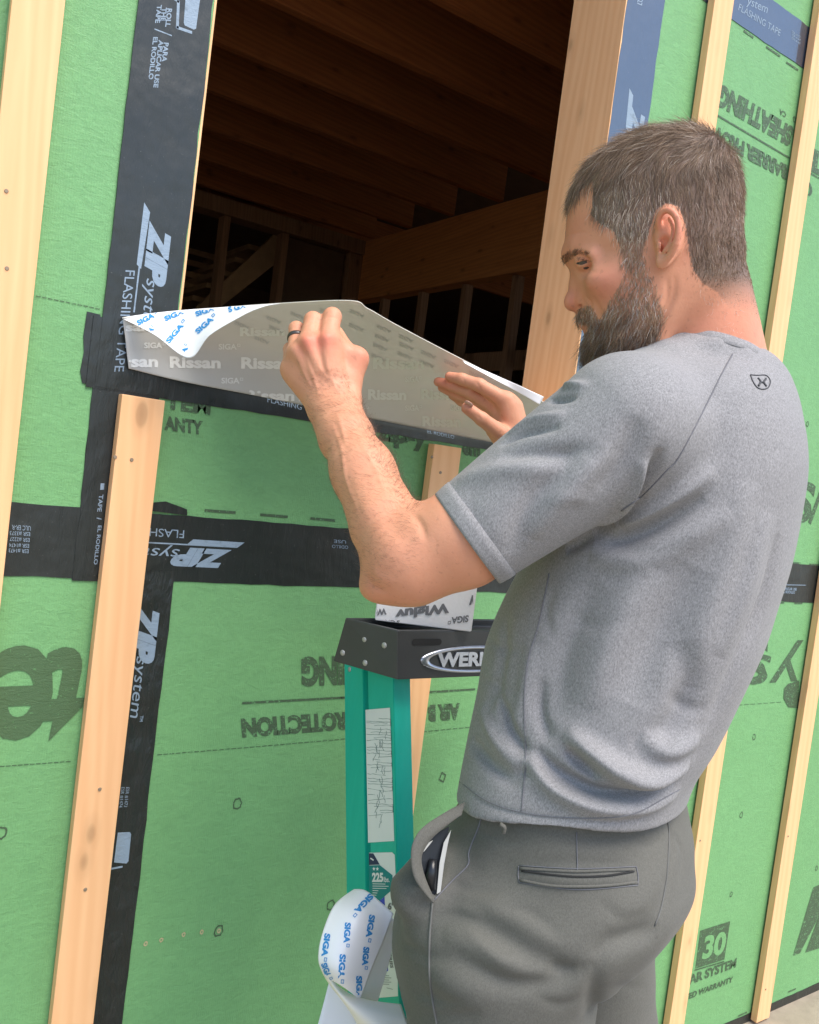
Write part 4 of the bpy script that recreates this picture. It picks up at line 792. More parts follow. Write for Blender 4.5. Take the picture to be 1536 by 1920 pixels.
M['lining'] = flat_mat('white_lining', (.42, .42, .40), .9); M['device'] = flat_mat('black_device', (.012, .013, .016), .3, nz=.3); M['bag'] = flat_mat('shaded_pocket_bag', (.012, .016, .022), .8, nz=.4)
def sheet_px(name, pts, mat, par, th=.0008):
    w_ = [Vector(world(q(*p))) for p in pts]; bm = bmesh.new(); c = sum(w_, Vector()) / len(w_); n_ = len(w_); vc = bm.verts.new(c); vs = [bm.verts.new(p) for p in w_]
    for i in range(n_): bm.faces.new((vc, vs[i], vs[(i + 1) % n_]))
    bmesh.ops.recalc_face_normals(bm, faces=bm.faces); o = bm_obj(name, bm, mat, None); o.parent = par; m_ = o.modifiers.new('thickness', 'SOLIDIFY'); m_.thickness = th; return o
sheet_px('pocket_bag', [(780, 1590, .872), (800, 1574, .880), (842, 1550, .892), (838, 1590, .890), (830, 1635, .886), (822, 1670, .882), (812, 1690, .876), (790, 1650, .872), (778, 1612, .868)], M['bag'], po)  # dark navy bag cloth, with the deep pocket's shade put into its colour
sheet_px('pocket_lining', [(846, 1556, .888), (840, 1582, .884), (833, 1620, .880), (826, 1672, .875), (819, 1676, .874), (824, 1618, .879), (832, 1580, .884)], M['lining'], po)
sheet_px('pocket_lining', [(778, 1596, .868), (792, 1586, .872), (812, 1576, .878), (796, 1596, .872), (780, 1608, .868)], M['lining'], po)
tube_px('belt_loop', [q(938, 1545, .86), q(946, 1552, .86), q(944, 1562, .862)], .0022, M['pants'], po); tube_px('belt_loop', [q(1190, 1547, .88), q(1200, 1546, .88), q(1198, 1556, .88)], .0022, M['pants'], po); tube_px('belt_loop', [q(1262, 1500, .93), q(1268, 1506, .93), q(1264, 1516, .93)], .0024, M['pants'], po)
bm = bmesh.new(); tube_bm(bm, [Vector(world(q(812, 1612, .876))), Vector(world(q(808, 1640, .873))), Vector(world(q(812, 1668, .873)))], [.004, .006, .003], 10); dv = bm_obj('phone', bm, M['device'], None, True); tag(dv, 'black phone case edge inside the gaping front trouser pocket', 'phone')
M['boot'] = flat_mat('boot_leather', (.10, .065, .04), .6, nz=.3)
for bx, bz in ((.05, .98), (.18, 1.13)):
    bt = [rc(np.array([bx, 1.25, bz]), np.array([bx, 1.34, bz]), .05, .045, .02), rc(np.array([bx, 1.35, bz]), np.array([bx - .17, 1.375, bz + .07]), .045, .038, .02), Pr(lambda Q: Q[:, 1] - 1.41, [-9] * 3, [9] * 3, 'i', .002)]
    v_, f_ = nets(bt, .005, (bx - .3, 1.15, bz - .1), (bx + .1, 1.45, bz + .2)); f_ = outward(v_, f_); link('boot', np_mesh('boot', world(v_), f_), M['boot'], man)
M['nail'] = flat_mat('fingernail', (.66, .38, .30), .3)
bm = bmesh.new(); bmesh.ops.create_uvsphere(bm, u_segments=16, v_segments=10, radius=1); Rn = np.array([[.80, .55, .25], [-.45, .82, -.35], [-.40, .17, .90]])
for v in bm.verts: p = np.array([v.co.x * .0070, v.co.y * .0018, v.co.z * .0058]) @ Rn; v.co = Vector(world(q(879, 759, 1.2225) + np.array([0, -.0012, -.003]) + p))
bm_obj('thumbnail', bm, M['nail'], man, True)
# ring, eye
rc0, rc1 = mcp['r'], q(556, 617, 1.052); ax = (rc1 - rc0) / np.linalg.norm(rc1 - rc0); cR = rc0 + (rc1 - rc0) * .62; u_ = np.cross(ax, [1, 0, 0]); u_ /= np.linalg.norm(u_); v_ = np.cross(ax, u_)
M['ringm'] = flat_mat('dark_ring', (.10, .09, .085), .35, .7)
bm = bmesh.new(); ns = 28; rg = []
for i in range(ns):
    a = 2 * math.pi * i / ns; d = u_ * math.cos(a) + v_ * math.sin(a); rg.append([bm.verts.new(Vector(world(cR + d * (.0101 + p) + ax * s_))) for p, s_ in ((0, -.0028), (.0012, -.0022), (.0014, 0), (.0012, .0022), (0, .0028), (-.0012, 0))])
for i in range(ns):
    for j in range(6): bm.faces.new((rg[i][j], rg[i][(j + 1) % 6], rg[(i + 1) % ns][(j + 1) % 6], rg[(i + 1) % ns][j]))
bm_obj('finger_ring', bm, M['ringm'], man, True)
M['eye'] = flat_mat('eye_white', (.085, .060, .050), .45); M['iris'] = flat_mat('iris', (.03, .022, .02), .4)
bm = bmesh.new(); bmesh.ops.create_uvsphere(bm, u_segments=24, v_segments=16, radius=.0108, matrix=Matrix.Translation(Vector(world(q(1100, 489, .919))))); ey = bm_obj('eye', bm, M['eye'], man, True)
dI = np.array([-.93, .12, -.1]); dI /= np.linalg.norm(dI); bm = bmesh.new(); bmesh.ops.create_uvsphere(bm, u_segments=16, v_segments=10, radius=.0058, matrix=Matrix.Translation(Vector(world(q(1100, 489, .919) + dI * .0062)))); i_ = bm_obj('iris', bm, M['iris'], None, True); i_.parent = ey
# ------------------------------------------------------------------ hair
bV = np.array([v for v in world(np.zeros((1, 3)))])  # (unused origin)
def strands(name, roots, dirs, lens, rad, cols, mat, par, bend=None, seg=4, jit=.0):
    n_ = len(roots); t = np.linspace(0, 1, seg + 1); bend = np.zeros((n_, 3)) if bend is None else bend
    pts = roots[:, None] + dirs[:, None] * (lens[:, None] * t)[..., None] + bend[:, None] * ((lens[:, None] * t ** 2))[..., None]
    s = np.cross(dirs, RNG.normal(size=(n_, 3))); s /= np.linalg.norm(s, axis=1, keepdims=True); b = np.cross(dirs, s); r = np.outer(rad, np.array([1, .95, .8, .55, .12])[:seg + 1]) if seg == 4 else np.outer(rad, np.linspace(1, .15, seg + 1))
    R_ = np.stack([s * math.cos(a) + b * math.sin(a) for a in (0, 2.094, 4.189)], 1)
    VV = pts[:, :, None, :] + R_[:, None] * r[:, :, None, None]; VV = VV.reshape(-1, 3)
    base_ = (np.arange(n_) * (seg + 1) * 3)[:, None, None]; i = np.arange(seg)[None, :, None] * 3; j = np.arange(3)[None, None]; jn = (j + 1) % 3
    F4 = np.stack([base_ + i + j, base_ + i + jn, base_ + i + 3 + jn, base_ + i + 3 + j], -1).reshape(-1, 4)
    me = np_mesh(name, world(VV), F4); ca = me.color_attributes.new('tone', 'FLOAT_COLOR', 'POINT'); cc_ = np.repeat(cols, (seg + 1) * 3, axis=0); ca.data.foreach_set('color', np.c_[cc_, np.ones(len(cc_))].astype(np.float32).ravel())
    o = bpy.data.objects.new(name, me); COL.objects.link(o); me.materials.append(mat); o.parent = par
    if par.type == 'EMPTY': o.location = -Vector(par.location)
    return o
m, n_, b = new_mat('hair_fibre'); at_ = nd(n_, 'ShaderNodeAttribute', attribute_name='tone'); n_.links.new(at_.outputs['Color'], b.inputs['Base Color']); b.inputs['Roughness'].default_value = .42; b.inputs['Specular IOR Level'].default_value = .4; M['hair'] = m
Vb = (np.array([v.co for v in me.vertices]) if False else None)
BV = (W_ - CAM) @ RW                          # body vertices back in the metric frame
BF = np.array([tuple(p.vertices) for p in bodyo.data.polygons])
FC = BV[BF].mean(1); FN = np.cross(BV[BF[:, 2]] - BV[BF[:, 0]], BV[BF[:, 3]] - BV[BF[:, 1]]); FA = np.linalg.norm(FN, axis=1) / 2; FN /= (2 * FA[:, None] + 1e-12)
def sample(mask, n_):
    ix = np.flatnonzero(mask); p = FA[ix] / FA[ix].sum(); c = RNG.choice(ix, n_, p=p); uv = RNG.uniform(0, 1, (n_, 2)); a, b_, cc_, d = [BV[BF[c, i]] for i in range(4)]
    return (a * (1 - uv[:, :1]) + b_ * uv[:, :1]) * (1 - uv[:, 1:]) + (d * (1 - uv[:, :1]) + cc_ * uv[:, :1]) * uv[:, 1:], FN[c]
def unit(x): return x / (np.linalg.norm(x, axis=1, keepdims=True) + 1e-12)
_fx, _fy, _ = near_px(FC); _hd = (FC[:, 1] < -.12) & (FC[:, 0] > .17) & (FC[:, 2] < 1.05); _j = RNG.normal(size=(2, len(FC))) * 5.5
hmF = inpoly(_fx + _j[0], _fy + _j[1], HAIRP) & _hd & ~(earm[BF].sum(1) >= 1); bmF = inpoly(_fx + _j[0] * np.clip((_fx - 1120) / 40, .35, 1.2), _fy + _j[1] * np.clip((_fx - 1120) / 40, .35, 1.2), BEARDP) & _hd & (FC[:, 2] < 1.02) & ~(earm[BF].sum(1) >= 1)
def haircol(n_, grey, dark=(.145, .09, .058), light=(.38, .255, .165)):
    t = RNG.beta(1.6, 2.6, n_)[:, None]; c = np.array(dark) * (1 - t) + np.array(light) * t; g = RNG.uniform(0, 1, n_) < grey; c[g] = np.array([.66, .58, .52]) * RNG.uniform(.7, 1.25, (g.sum(), 1)); return c
crown = q(1300, 250, .94)
Rt, Nm = sample(hmF, 30000); px_, py_, lt_ = near_px(Rt)
f_h = np.array([-math.cos(PHH), 0, math.sin(PHH)])
cl = np.stack([np.sin(Rt[:, 1] * 160 + Rt[:, 0] * 90 + 3 * np.sin(Rt[:, 2] * 70)), np.sin(Rt[:, 0] * 140 - Rt[:, 2] * 120), np.sin(Rt[:, 2] * 150 + Rt[:, 1] * 110)], 1)
away = unit(Rt - crown); down = np.array([.12, 1., 0]); top = np.clip((330 - py_) / 90, 0, 1)[:, None]
back = np.clip((px_ - 1290) / 80, 0, 1)[:, None]; front = np.clip((1240 - px_) / 120, 0, 1)[:, None]
D_ = away * .5 + down * (1 - top) * .9 + f_h * (top * 1.2 + front * .25 * (1 - top)) + np.array([.25, 0, 0]) * back * .6 + cl * .22
D_ = D_ - Nm * (D_ * Nm).sum(1)[:, None]; D_ = unit(unit(D_) + Nm * (.20 + .22 * top + .10 * RNG.normal(size=(len(Rt), 1))) + RNG.normal(size=Rt.shape) * .14)
ln = .010 + .011 * top[:, 0] + .006 * np.clip((420 - py_) / 100, 0, 1) - .008 * np.clip((py_ - 470) / 80, 0, 1) - .003 * back[:, 0]; tuft = np.clip((1130 - px_) / 50, 0, 1) * np.clip((420 - py_) / 30, 0, 1); ln = ln + .006 * tuft
ln = ln * RNG.uniform(.65, 1.15, len(ln)); edge = np.clip((py_ - 520) / 60, 0, 1); side = np.clip((py_ - 425) / 75, 0, 1) * np.clip((1235 - px_) / 20, 0, 1); keep = RNG.uniform(0, 1, len(ln)) > np.maximum(edge * .55, side * .55); ln = ln * (1 - .45 * side)
bend = -Nm * .22 + down * .16 + cl * .10 + RNG.normal(size=Rt.shape) * .14
tm_ = np.exp(-(((px_ - 1180) / 65) ** 2 + ((py_ - 425) / 75) ** 2)); gr = .06 + .34 * tm_; c = haircol(len(Rt), 0); g = RNG.uniform(0, 1, len(Rt)) < gr; c[g] = np.array([.60, .50, .42]) * RNG.uniform(.7, 1.2, (g.sum(), 1)); c = c * (1 + .22 * np.sin(Rt[:, 0] * 130 + Rt[:, 1] * 90 + 2 * np.sin(Rt[:, 2] * 60)) * np.sin(Rt[:, 1] * 120 - Rt[:, 0] * 60))[:, None] * (1 + .45 * side + .40 * tm_)[:, None]
strands('hair', Rt[keep], D_[keep], ln[keep], RNG.uniform(.00013, .00021, keep.sum()), c[keep], M['hair'], man, bend[keep])
# beard and moustache
Rt, Nm = sample(bmF, 17000); px_, py_, lt_ = near_px(Rt); low = np.clip((py_ - 560) / 90, 0, 1); fr = np.clip((1150 - px_) / 50, 0, 1)
D_ = np.array([.02, 1., 0]) + f_h * (.15 + .35 * low[:, None]) + np.stack([np.sin(Rt[:, 1] * 210 + Rt[:, 2] * 160), np.sin(Rt[:, 0] * 190), np.sin(Rt[:, 1] * 170 - Rt[:, 0] * 120)], 1) * .25
D_ = D_ - Nm * (D_ * Nm).sum(1)[:, None]; D_ = unit(unit(D_) + Nm * (.16 + .26 * low[:, None]) + RNG.normal(size=Rt.shape) * .24)
ln = (.0065 + .0060 * low) * RNG.uniform(.6, 1.25, len(Rt)); mus = (py_ < 604) & (px_ < 1128); ln[mus] = .007 * RNG.uniform(.6, 1.1, mus.sum())
cheek = np.clip((600 - py_) / 90, 0, 1); keep = RNG.uniform(0, 1, len(Rt)) > cheek * .30; bend = np.array([0, .22, 0]) + RNG.normal(size=Rt.shape) * .22
c = haircol(len(Rt), .20, (.26, .155, .095), (.62, .40, .25)); c = c * (1.1 - .62 * low[:, None]) 
c = c * (1 + .30 * np.sin(Rt[:, 0] * 170 + Rt[:, 1] * 120) * np.sin(Rt[:, 1] * 150 - Rt[:, 0] * 90 + 2 * np.sin(Rt[:, 2] * 90)))[:, None]; ln = ln * (1 + .35 * np.sin(Rt[:, 0] * 150 - Rt[:, 2] * 120) * low)
strands('beard', Rt[keep], D_[keep], ln[keep], RNG.uniform(.00016, .00026, keep.sum()), c[keep], M['hair'], man, bend[keep])
# eyebrow, lashes, neck fuzz, forearm hair
def patch(name, pl, n_, dvec, L, rad, cfn, lean=.3, jit=.2, zmax=None, facing=True):
    z = BV[:, 2]; x, y = 768 + FP * BV[:, 0] / z, 960 + FP * BV[:, 1] / z; mk = inpoly(x, y, pl)
    if zmax: mk &= z < zmax
    mf = mk[BF].sum(1) >= 3
    if facing: mf &= (FN * FC).sum(1) < .15 * 0 + .02
    if not mf.any(): return
    R_, N_ = sample(mf, n_); d = np.array(dvec, float)[None] * np.ones((n_, 1)); d = d - N_ * (d * N_).sum(1)[:, None]; d = unit(unit(d) + N_ * lean + RNG.normal(size=R_.shape) * jit)
    strands(name, R_, d, L * RNG.uniform(.6, 1.2, n_), np.full(n_, rad), cfn(n_), M['hair'], man, RNG.normal(size=R_.shape) * .2)
patch('eyebrow', [(1050, 492), (1056, 478), (1076, 467), (1106, 474), (1104, 479), (1084, 477), (1070, 488), (1056, 495)], 520, (.7, -.25, -.5), .0055, .00012, lambda n: haircol(n, .05, (.10, .065, .045), (.22, .15, .10)), .2, .2, .96)
patch('eyelash', [(1080, 481), (1096, 482), (1112, 489), (1106, 492), (1088, 488)], 45, (-.7, .5, -.3), .0030, .00010, lambda n: haircol(n, 0, (.03, .02, .015), (.06, .04, .03)), .5, .2, .96)
patch('neck_hair', [(1300, 530), (1350, 545), (1388, 565), (1400, 650), (1350, 620), (1310, 575)], 110, (.1, .8, -.2), .006, .00009, lambda n: haircol(n, .5, (.25, .17, .12), (.45, .33, .24)), .3, .7, 1.0)
patch('arm_hair', [(575, 760), (680, 745), (715, 830), (780, 955), (800, 1060), (700, 1120), (660, 1040), (600, 850)], 2200, (-.55, -.15, .1), .009, .000062, lambda n: haircol(n, .0, (.16, .09, .055), (.30, .18, .11)), .18, .35, 1.03)
patch('arm_hair', [(672, 745), (690, 745), (725, 830), (790, 955), (760, 960), (690, 850)], 800, (.5, -.5, .1), .012, .00008, lambda n: haircol(n, .0, (.09, .055, .04), (.20, .12, .08)), .5, .35, 1.03, False)
patch('hand_hair', [(560, 700), (650, 690), (670, 745), (590, 780)], 420, (-.6, -.2, 0), .007, .00008, lambda n: haircol(n, 0, (.2, .11, .07), (.34, .2, .13)), .15, .35, 1.04)
# ------------------------------------------------------------------ printed marks on arbitrary surfaces
def T_cast(ink, s, p00, p10, p01, hit, bold=.02, lift=.0006, mark=False):
    co, fc = font_mesh(s, bold); A = np.array(p00, float); B = np.array(p10, float) - A; Cc = np.array(p01, float) - A; pts = []
    if mark:                                 # the little square sign that follows the word
        k0 = len(co); o = np.array([(1.03, .52), (1.20, .52), (1.20, 1.0), (1.03, 1.0), (1.06, .62), (1.17, .62), (1.17, .9), (1.06, .9)]); co = np.vstack([co, o]); fc = fc + [(k0, k0 + 1, k0 + 5, k0 + 4), (k0 + 1, k0 + 2, k0 + 6, k0 + 5), (k0 + 2, k0 + 3, k0 + 7, k0 + 6), (k0 + 3, k0, k0 + 4, k0 + 7)]
    for x, y in co: pts.append(hit(*(A + B * x + Cc * y), lift))
    ok = [p is not None for p in pts]; fc = [f for f in fc if all(ok[i] for i in f)]
    ink.add([p if p is not None else Vector((0, 0, 0)) for p in pts], fc)
def hit_mesh(o):
    me = o.data; off = Vector(o.location); b_ = BVHTree.FromPolygons([v.co + Vector(o.matrix_world.translation) * 0 for v in me.vertices], [tuple(p.vertices) for p in me.polygons])
    def f(px, py, lift):
        d = Vector(ray(px, py)).normalized(); r = b_.ray_cast(Vector(CAM), d)
        if r[0] is None: return None
        n_ = r[1] if r[1].dot(d) < 0 else -r[1]; return r[0] + n_ * lift
    return f
def hit_plane(p, n_):
    p, n_ = np.array(p), np.array(n_) / np.linalg.norm(n_)
    def f(px, py, lift):
        r = ray(px, py); t = ((p - CAM) @ n_) / (r @ n_); return Vector(CAM + r * t - np.sign(r @ n_) * n_ * lift)
    return f
def clean(ink):
    used = sorted({i for f in ink.f for i in f}); mp = {a: b for b, a in enumerate(used)}; ink.v = [ink.v[i] for i in used]; ink.f = [tuple(mp[i] for i in f) for f in ink.f]; return ink
def patch_mesh(name, rows, mat, parent, nu=14, nv=10, th=.0004, wob=0.0):
    """a thin sheet through rows of (px, py, distance) control points"""
    R_ = np.array([[np.array(P(*p)) for p in r] for r in rows]); nr, nc = R_.shape[:2]
    def cr(A, t):
        n_ = len(A); t = np.clip(t, 0, n_ - 1 - 1e-9); i = int(t); f = t - i; p = [A[max(i - 1, 0)], A[i], A[i + 1], A[min(i + 2, n_ - 1)]]
        return .5 * (2 * p[1] + (p[2] - p[0]) * f + (2 * p[0] - 5 * p[1] + 4 * p[2] - p[3]) * f * f + (3 * p[1] - p[0] - 3 * p[2] + p[3]) * f ** 3)
    G = []
    for j in range(nv * (nr - 1) + 1):
        row = [cr(R_[:, c], j / nv) for c in range(nc)]; row = np.array(row); G.append([cr(row, i / nu) for i in range(nu * (nc - 1) + 1)])
    G = np.array(G); m_, n_ = G.shape[:2]
    if wob: 
        ii, jj = np.meshgrid(np.arange(n_), np.arange(m_)); G = G + (wob * np.sin(ii * .21 + jj * .33) * np.sin(jj * .27 - ii * .08 + 1))[..., None] * np.array([0, -1, .2])
    F_ = [(j * n_ + i, j * n_ + i + 1, (j + 1) * n_ + i + 1, (j + 1) * n_ + i) for j in range(m_ - 1) for i in range(n_ - 1)]
    me = mesh_from(name, G.reshape(-1, 3), F_, True)
    dN = np.mean([p.normal[:] for p in me.polygons], 0); c = G.reshape(-1, 3).mean(0)
    o = link(name, me, mat, parent)
    if dN @ (CAM - c) < 0:
        me.flip_normals()
    s = o.modifiers.new('thickness', 'SOLIDIFY'); s.thickness = th; s.offset = -1
    return o, G
# ------------------------------------------------------------------ silver film held over the sill
def mk_film():
    m, n_, b = new_mat('silver_film'); v = coords(n_)
    c = mixc(n_, noise(n_, v, 9, 3), (.64, .645, .64), (.72, .72, .71)); n_.links.new(c, b.inputs['Base Color']); b.inputs['Roughness'].default_value = .27; b.inputs['Specular IOR Level'].default_value = .5
    n_.links.new(bump(n_, noise(n_, coords(n_, (1, 1, .4)), 12, 3), .25, .006), b.inputs['Normal'])
    tr = nd(n_, 'ShaderNodeBsdfTranslucent'); tr.inputs[0].default_value = (.80, .72, .64, 1); mx = nd(n_, 'ShaderNodeMixShader'); mx.inputs[0].default_value = .25
    tp = nd(n_, 'ShaderNodeBsdfTransparent'); mx2 = nd(n_, 'ShaderNodeMixShader'); mx2.inputs[0].default_value = .05
    out = n_.nodes['Material Output']; n_.links.new(b.outputs[0], mx.inputs[1]); n_.links.new(tr.outputs[0], mx.inputs[2]); n_.links.new(mx.outputs[0], mx2.inputs[1]); n_.links.new(tp.outputs[0], mx2.inputs[2]); n_.links.new(mx2.outputs[0], out.inputs[0]); return m
M['film'] = mk_film(); M['paper'] = flat_mat('release_paper', (.88, .88, .90), .42, nz=.02); M['paper_back'] = flat_mat('paper_back', (.84, .80, .70), .5, nz=.04)
M['filmprint'] = flat_mat('film_print', (.84, .84, .825), .5); M['blue'] = flat_mat('blue_print', (.03, .27, .62), .5); M['bluefaint'] = flat_mat('faint_blue_print', (.52, .525, .53), .5)
film = thing('membrane_sheet', 'silver grey adhesive film with pale lettering, held up along the window sill, one corner curled', 'adhesive film', tuple(onY(560, 740)))
wz = lambda x, y, d=0.0: (onY(x, y).y, 1.28 / (ray(x, y)[1] / FP))[1] - d
rows = [[(241, 691, wz(241, 691, .008)), (345, 716, wz(345, 716, .008)), (500, 746, wz(500, 746, .008)), (640, 774, wz(640, 774, .008)), (690, 784, wz(690, 784, .008)), (760, 798, wz(760, 798, .008)), (910, 827, wz(910, 827, .008)), (1010, 846, wz(1010, 846, .008)), (1130, 870, wz(1130, 870, .008))],
        [(236, 645, wz(236, 645, .012)), (345, 650, wz(345, 650, .014)), (500, 658, 1.315), (640, 684, 1.345), (695, 696, 1.36), (765, 712, 1.385), (910, 760, 1.42), (1010, 800, 1.55), (1140, 840, 1.72)],
        [(230, 596, wz(230, 596, .014)), (345, 583, 1.245), (520, 569, 1.19), (655, 564, 1.13), (690, 579, 1.145), (740, 607, 1.19), (890, 686, 1.31), (1000, 743, 1.42), (1110, 808, 1.58)]]
fo, G = patch_mesh('film', rows, M['film'], film, 14, 12, .0005, .0008)
hf = hit_mesh(fo)
def at_(o): o.parent = film; return o
def lay(name, ink, mat, par, base):
    clean(ink); o = ink.done(name, mat, None); o.parent = par; return o
def place(o, par):                           # meshes below are written in world coordinates
    o.parent = par; return o
off = -Vector(film.location)
fo_hit = hit_mesh(fo)
def word(name, mat, par, *a_, **kw):
    k = Ink(); T_cast(k, *a_, **kw); clean(k)
    if k.f: k.done(name, mat, par)
for x, y in ((318, 690), (452, 691), (200, 688), (700, 691)): word('film_lettering', M['filmprint'], film, 'Rissan', (x, y), (x + 96, y + 1), (x, y - 22), fo_hit, .04)
for x, y in ((460, 751), (330, 752), (690, 749), (790, 748), (792, 799), (560, 752)): word('film_lettering', M['filmprint'], film, 'Rissan', (x, y), (x + (92 if x < 600 else 72), y + 1), (x, y - 20), fo_hit, .04)
for x, y in ((450, 630), (196, 622)): word('film_lettering', M['filmprint'], film, 'Rissan', (x, y), (x + 84, y - 1), (x, y - 17), fo_hit, .04)
for x, y in ((270, 653), (410, 655), (415, 719), (760, 716), (760, 770), (845, 770), (650, 719), (560, 655), (660, 772)): word('film_lettering', M['filmprint'], film, 'SIGA', (x, y), (x + (34 if x < 600 else 26), y), (x, y - 11), fo_hit, .03, mark=True)
for x, y in ((656, 578), (655, 604), (707, 607), (703, 624), (700, 641), (697, 661), (748, 625), (749, 640), (746, 657), (790, 655), (787, 673), (833, 672), (500, 590), (505, 608), (545, 582), (600, 576), (478, 628), (440, 600), (880, 694), (745, 674)):
    word('faint_lettering', M['bluefaint'], film, 'SIGA', (x, y), (x + 28, y + 12), (x - 1, y + 7), fo_hit, .03)
fl_rows = [[(229, 595, 1.232), (285, 587, 1.228), (345, 581, 1.222), (430, 575, 1.185), (525, 569, 1.14)], [(229.5, 596, 1.228), (288, 611, 1.215), (350, 628, 1.205), (415, 600, 1.18), (500, 573, 1.145)], [(230, 597, 1.225), (290, 628, 1.208), (354, 671, 1.190), (395, 627, 1.175), (470, 583, 1.155)]]
fp, _ = patch_mesh('release_paper', fl_rows, M['paper'], film, 12, 8, .0004)
hp = hit_mesh(fp); k = Ink()
for a, b in (((318, 645), (346, 611)), ((372, 627), (402, 600)), ((260, 611), (291, 595)), ((311, 603), (346, 588)), ((369, 594), (403, 582)), ((345, 669), (354, 652)), ((281, 627), (290, 618)), ((430, 586), (462, 577))):
    d = np.array([b[0] - a[0], b[1] - a[1]], float); L = np.linalg.norm(d); pr = np.array([d[1], -d[0]]) / L * 10; pr = pr if pr[1] < 0 else -pr
    s = 'SIGA' if L > 28 else 'A'; T_cast(k, s, a, b, (a[0] + pr[0], a[1] + pr[1]), hp, .04, .0007, mark=True)
clean(k); k.done('paper_lettering', M['blue'], film)
patch_mesh('release_paper', [[(868, 676, 1.285), (920, 699, 1.32), (970, 721, 1.36), (1020, 744, 1.41)], [(872, 681, 1.285), (925, 710, 1.32), (970, 735, 1.37), (1012, 759, 1.41)]], M['paper'], film, 8, 6, .0004)
bm = bmesh.new(); tube_bm(bm, [Vector(p) for p in G[-1]], .0007, 6); bm_obj('film_edge', bm, M['paper_back'], film, True)
# ------------------------------------------------------------------ stepladder
def mk_fibre():
    m, n_, b = new_mat('green_fibreglass'); v = coords(n_, (1, 1, .15)); f = noise(n_, v, 60, 5, .6); v1 = coords(n_)
    c = mixc(n_, f, (.0, .40, .28), (.015, .52, .38)); s = ramp(n_, noise(n_, v1, 130, 4, .75), [(.60, (0, 0, 0)), (.72, (1, 1, 1))]); c = mixc(n_, math_(n_, 'MULTIPLY', s, .25), c, (.10, .42, .33))
    n_.links.new(c, b.inputs['Base Color']); b.inputs['Roughness'].default_value = .38; n_.links.new(bump(n_, noise(n_, v, 220, 3), .2, .0008), b.inputs['Normal']); return m
M['fibre'] = mk_fibre(); M['cap'] = flat_mat('black_plastic', (.048, .049, .050), .36, nz=.35, bscale=420, bstr=.35, bdist=.0004); M['alu'] = flat_mat('aluminium', (.55, .56, .57), .32, .9, nz=.15); M['chrome'] = flat_mat('worn_chrome', (.50, .53, .60), .28, .8, nz=.35, bscale=120)
M['rivet'] = flat_mat('rivet_steel', (.42, .42, .40), .45, .5); M['label'] = flat_mat('white_label', (.76, .78, .76), .55, nz=.06); M['teal'] = flat_mat('teal_print', (.0, .22, .22), .5); M['navy'] = flat_mat('navy_print', (.02, .03, .09), .5); M['royal'] = flat_mat('royal_print', (.05, .07, .52), .5)
M['grayink'] = flat_mat('grey_print', (.16, .16, .17), .6); M['white'] = flat_mat('white_print', (.75, .76, .75), .5); M['crack'] = flat_mat('label_crack', (.16, .24, .22), .8)
R0 = CH
lad = thing('stepladder', 'green fibreglass stepladder with black top cap standing left of the man', 'ladder', (.82, -.55, 0))
top = [(.686, -.307), (.649, -.223), (1.151, -.223), (1.114, -.307)]; bot = [(.691, -.314), (.647, -.207), (1.153, -.207), (1.109, -.314)]; zt, zb = R0 - .223, R0 - .292
bm = bmesh.new(); inn = [(x + (.006 if i < 2 else -.006), y + (.006 if i in (0, 3) else -.006)) for i, (x, y) in enumerate(top)]
vb = [bm.verts.new((x, y, zb)) for x, y in bot]; vt = [bm.verts.new((x, y, zt)) for x, y in top]; vi = [bm.verts.new((x, y, zt)) for x, y in inn]; vf = [bm.verts.new((x, y, zt - .012)) for x, y in inn]
for i in range(4):
    j = (i + 1) % 4
    for a, b in ((vb, vt), (vt, vi), (vi, vf)): bm.faces.new((a[i], a[j], b[j], b[i]))
bm.faces.new(vf); bm.faces.new(vb[::-1]); bmesh.ops.bevel(bm, geom=[e for e in bm.edges], offset=.0018, segments=2, profile=.6, affect='EDGES')
cap = bm_obj('cap', bm, M['cap'], lad)
fn_ = np.cross([1, 0, 0], [0, -.007, -.069]); fn_ = fn_ / np.linalg.norm(fn_); fn_ = fn_ if fn_[1] < 0 else -fn_
def face_pt(x, s, lift=0.0): return Vector((x, -.307 - .007 * s, R0 - .223 - .069 * s)) + Vector(fn_) * lift
# emblem: worn metal oval ring with raised lettering, and the slot
cx_, cs_ = .8315, .62; bm = bmesh.new(); rg = []
for i in range(56):
    a = 2 * math.pi * i / 56; ro = []
    for w_, l_ in ((0, .0006), (.0015, .0030), (.0055, .0030), (.0070, .0006)): ro.append(bm.verts.new(face_pt(cx_ + (.103 - w_ * 2.2) * math.cos(a), cs_ + (.0205 - w_ * .75) / .0694 * math.sin(a), l_)))
    rg.append(ro)
for i in range(56):
    for j in range(3): bm.faces.new((rg[i][j], rg[i][j + 1], rg[(i + 1) % 56][j + 1], rg[(i + 1) % 56][j]))
em = bm_obj('emblem_ring', bm, M['chrome'], cap, True)
em.location = (0, 0, 0); 
co, fc = font_mesh('WERNER', .045); bm = bmesh.new(); a = [bm.verts.new(face_pt(.757 + x * .149, cs_ + .15 - y * .31, .0026)) for x, y in co]; a2 = [bm.verts.new(face_pt(.757 + x * .149, cs_ + .15 - y * .31, .0002)) for x, y in co]
ed = {}
for f in fc:
    try: bm.faces.new([a[i] for i in f])
    except ValueError: pass
    for i in range(len(f)): e = (f[i], f[(i + 1) % len(f)]); ed[e] = ed.get(e, 0) + 1
for (i, j) in ed:
    if (j, i) not in ed: bm.faces.new((a[i], a2[i], a2[j], a[j]))
bm_obj('emblem_lettering', bm, M['chrome'], cap)
bm = bmesh.new(); sl_ = []
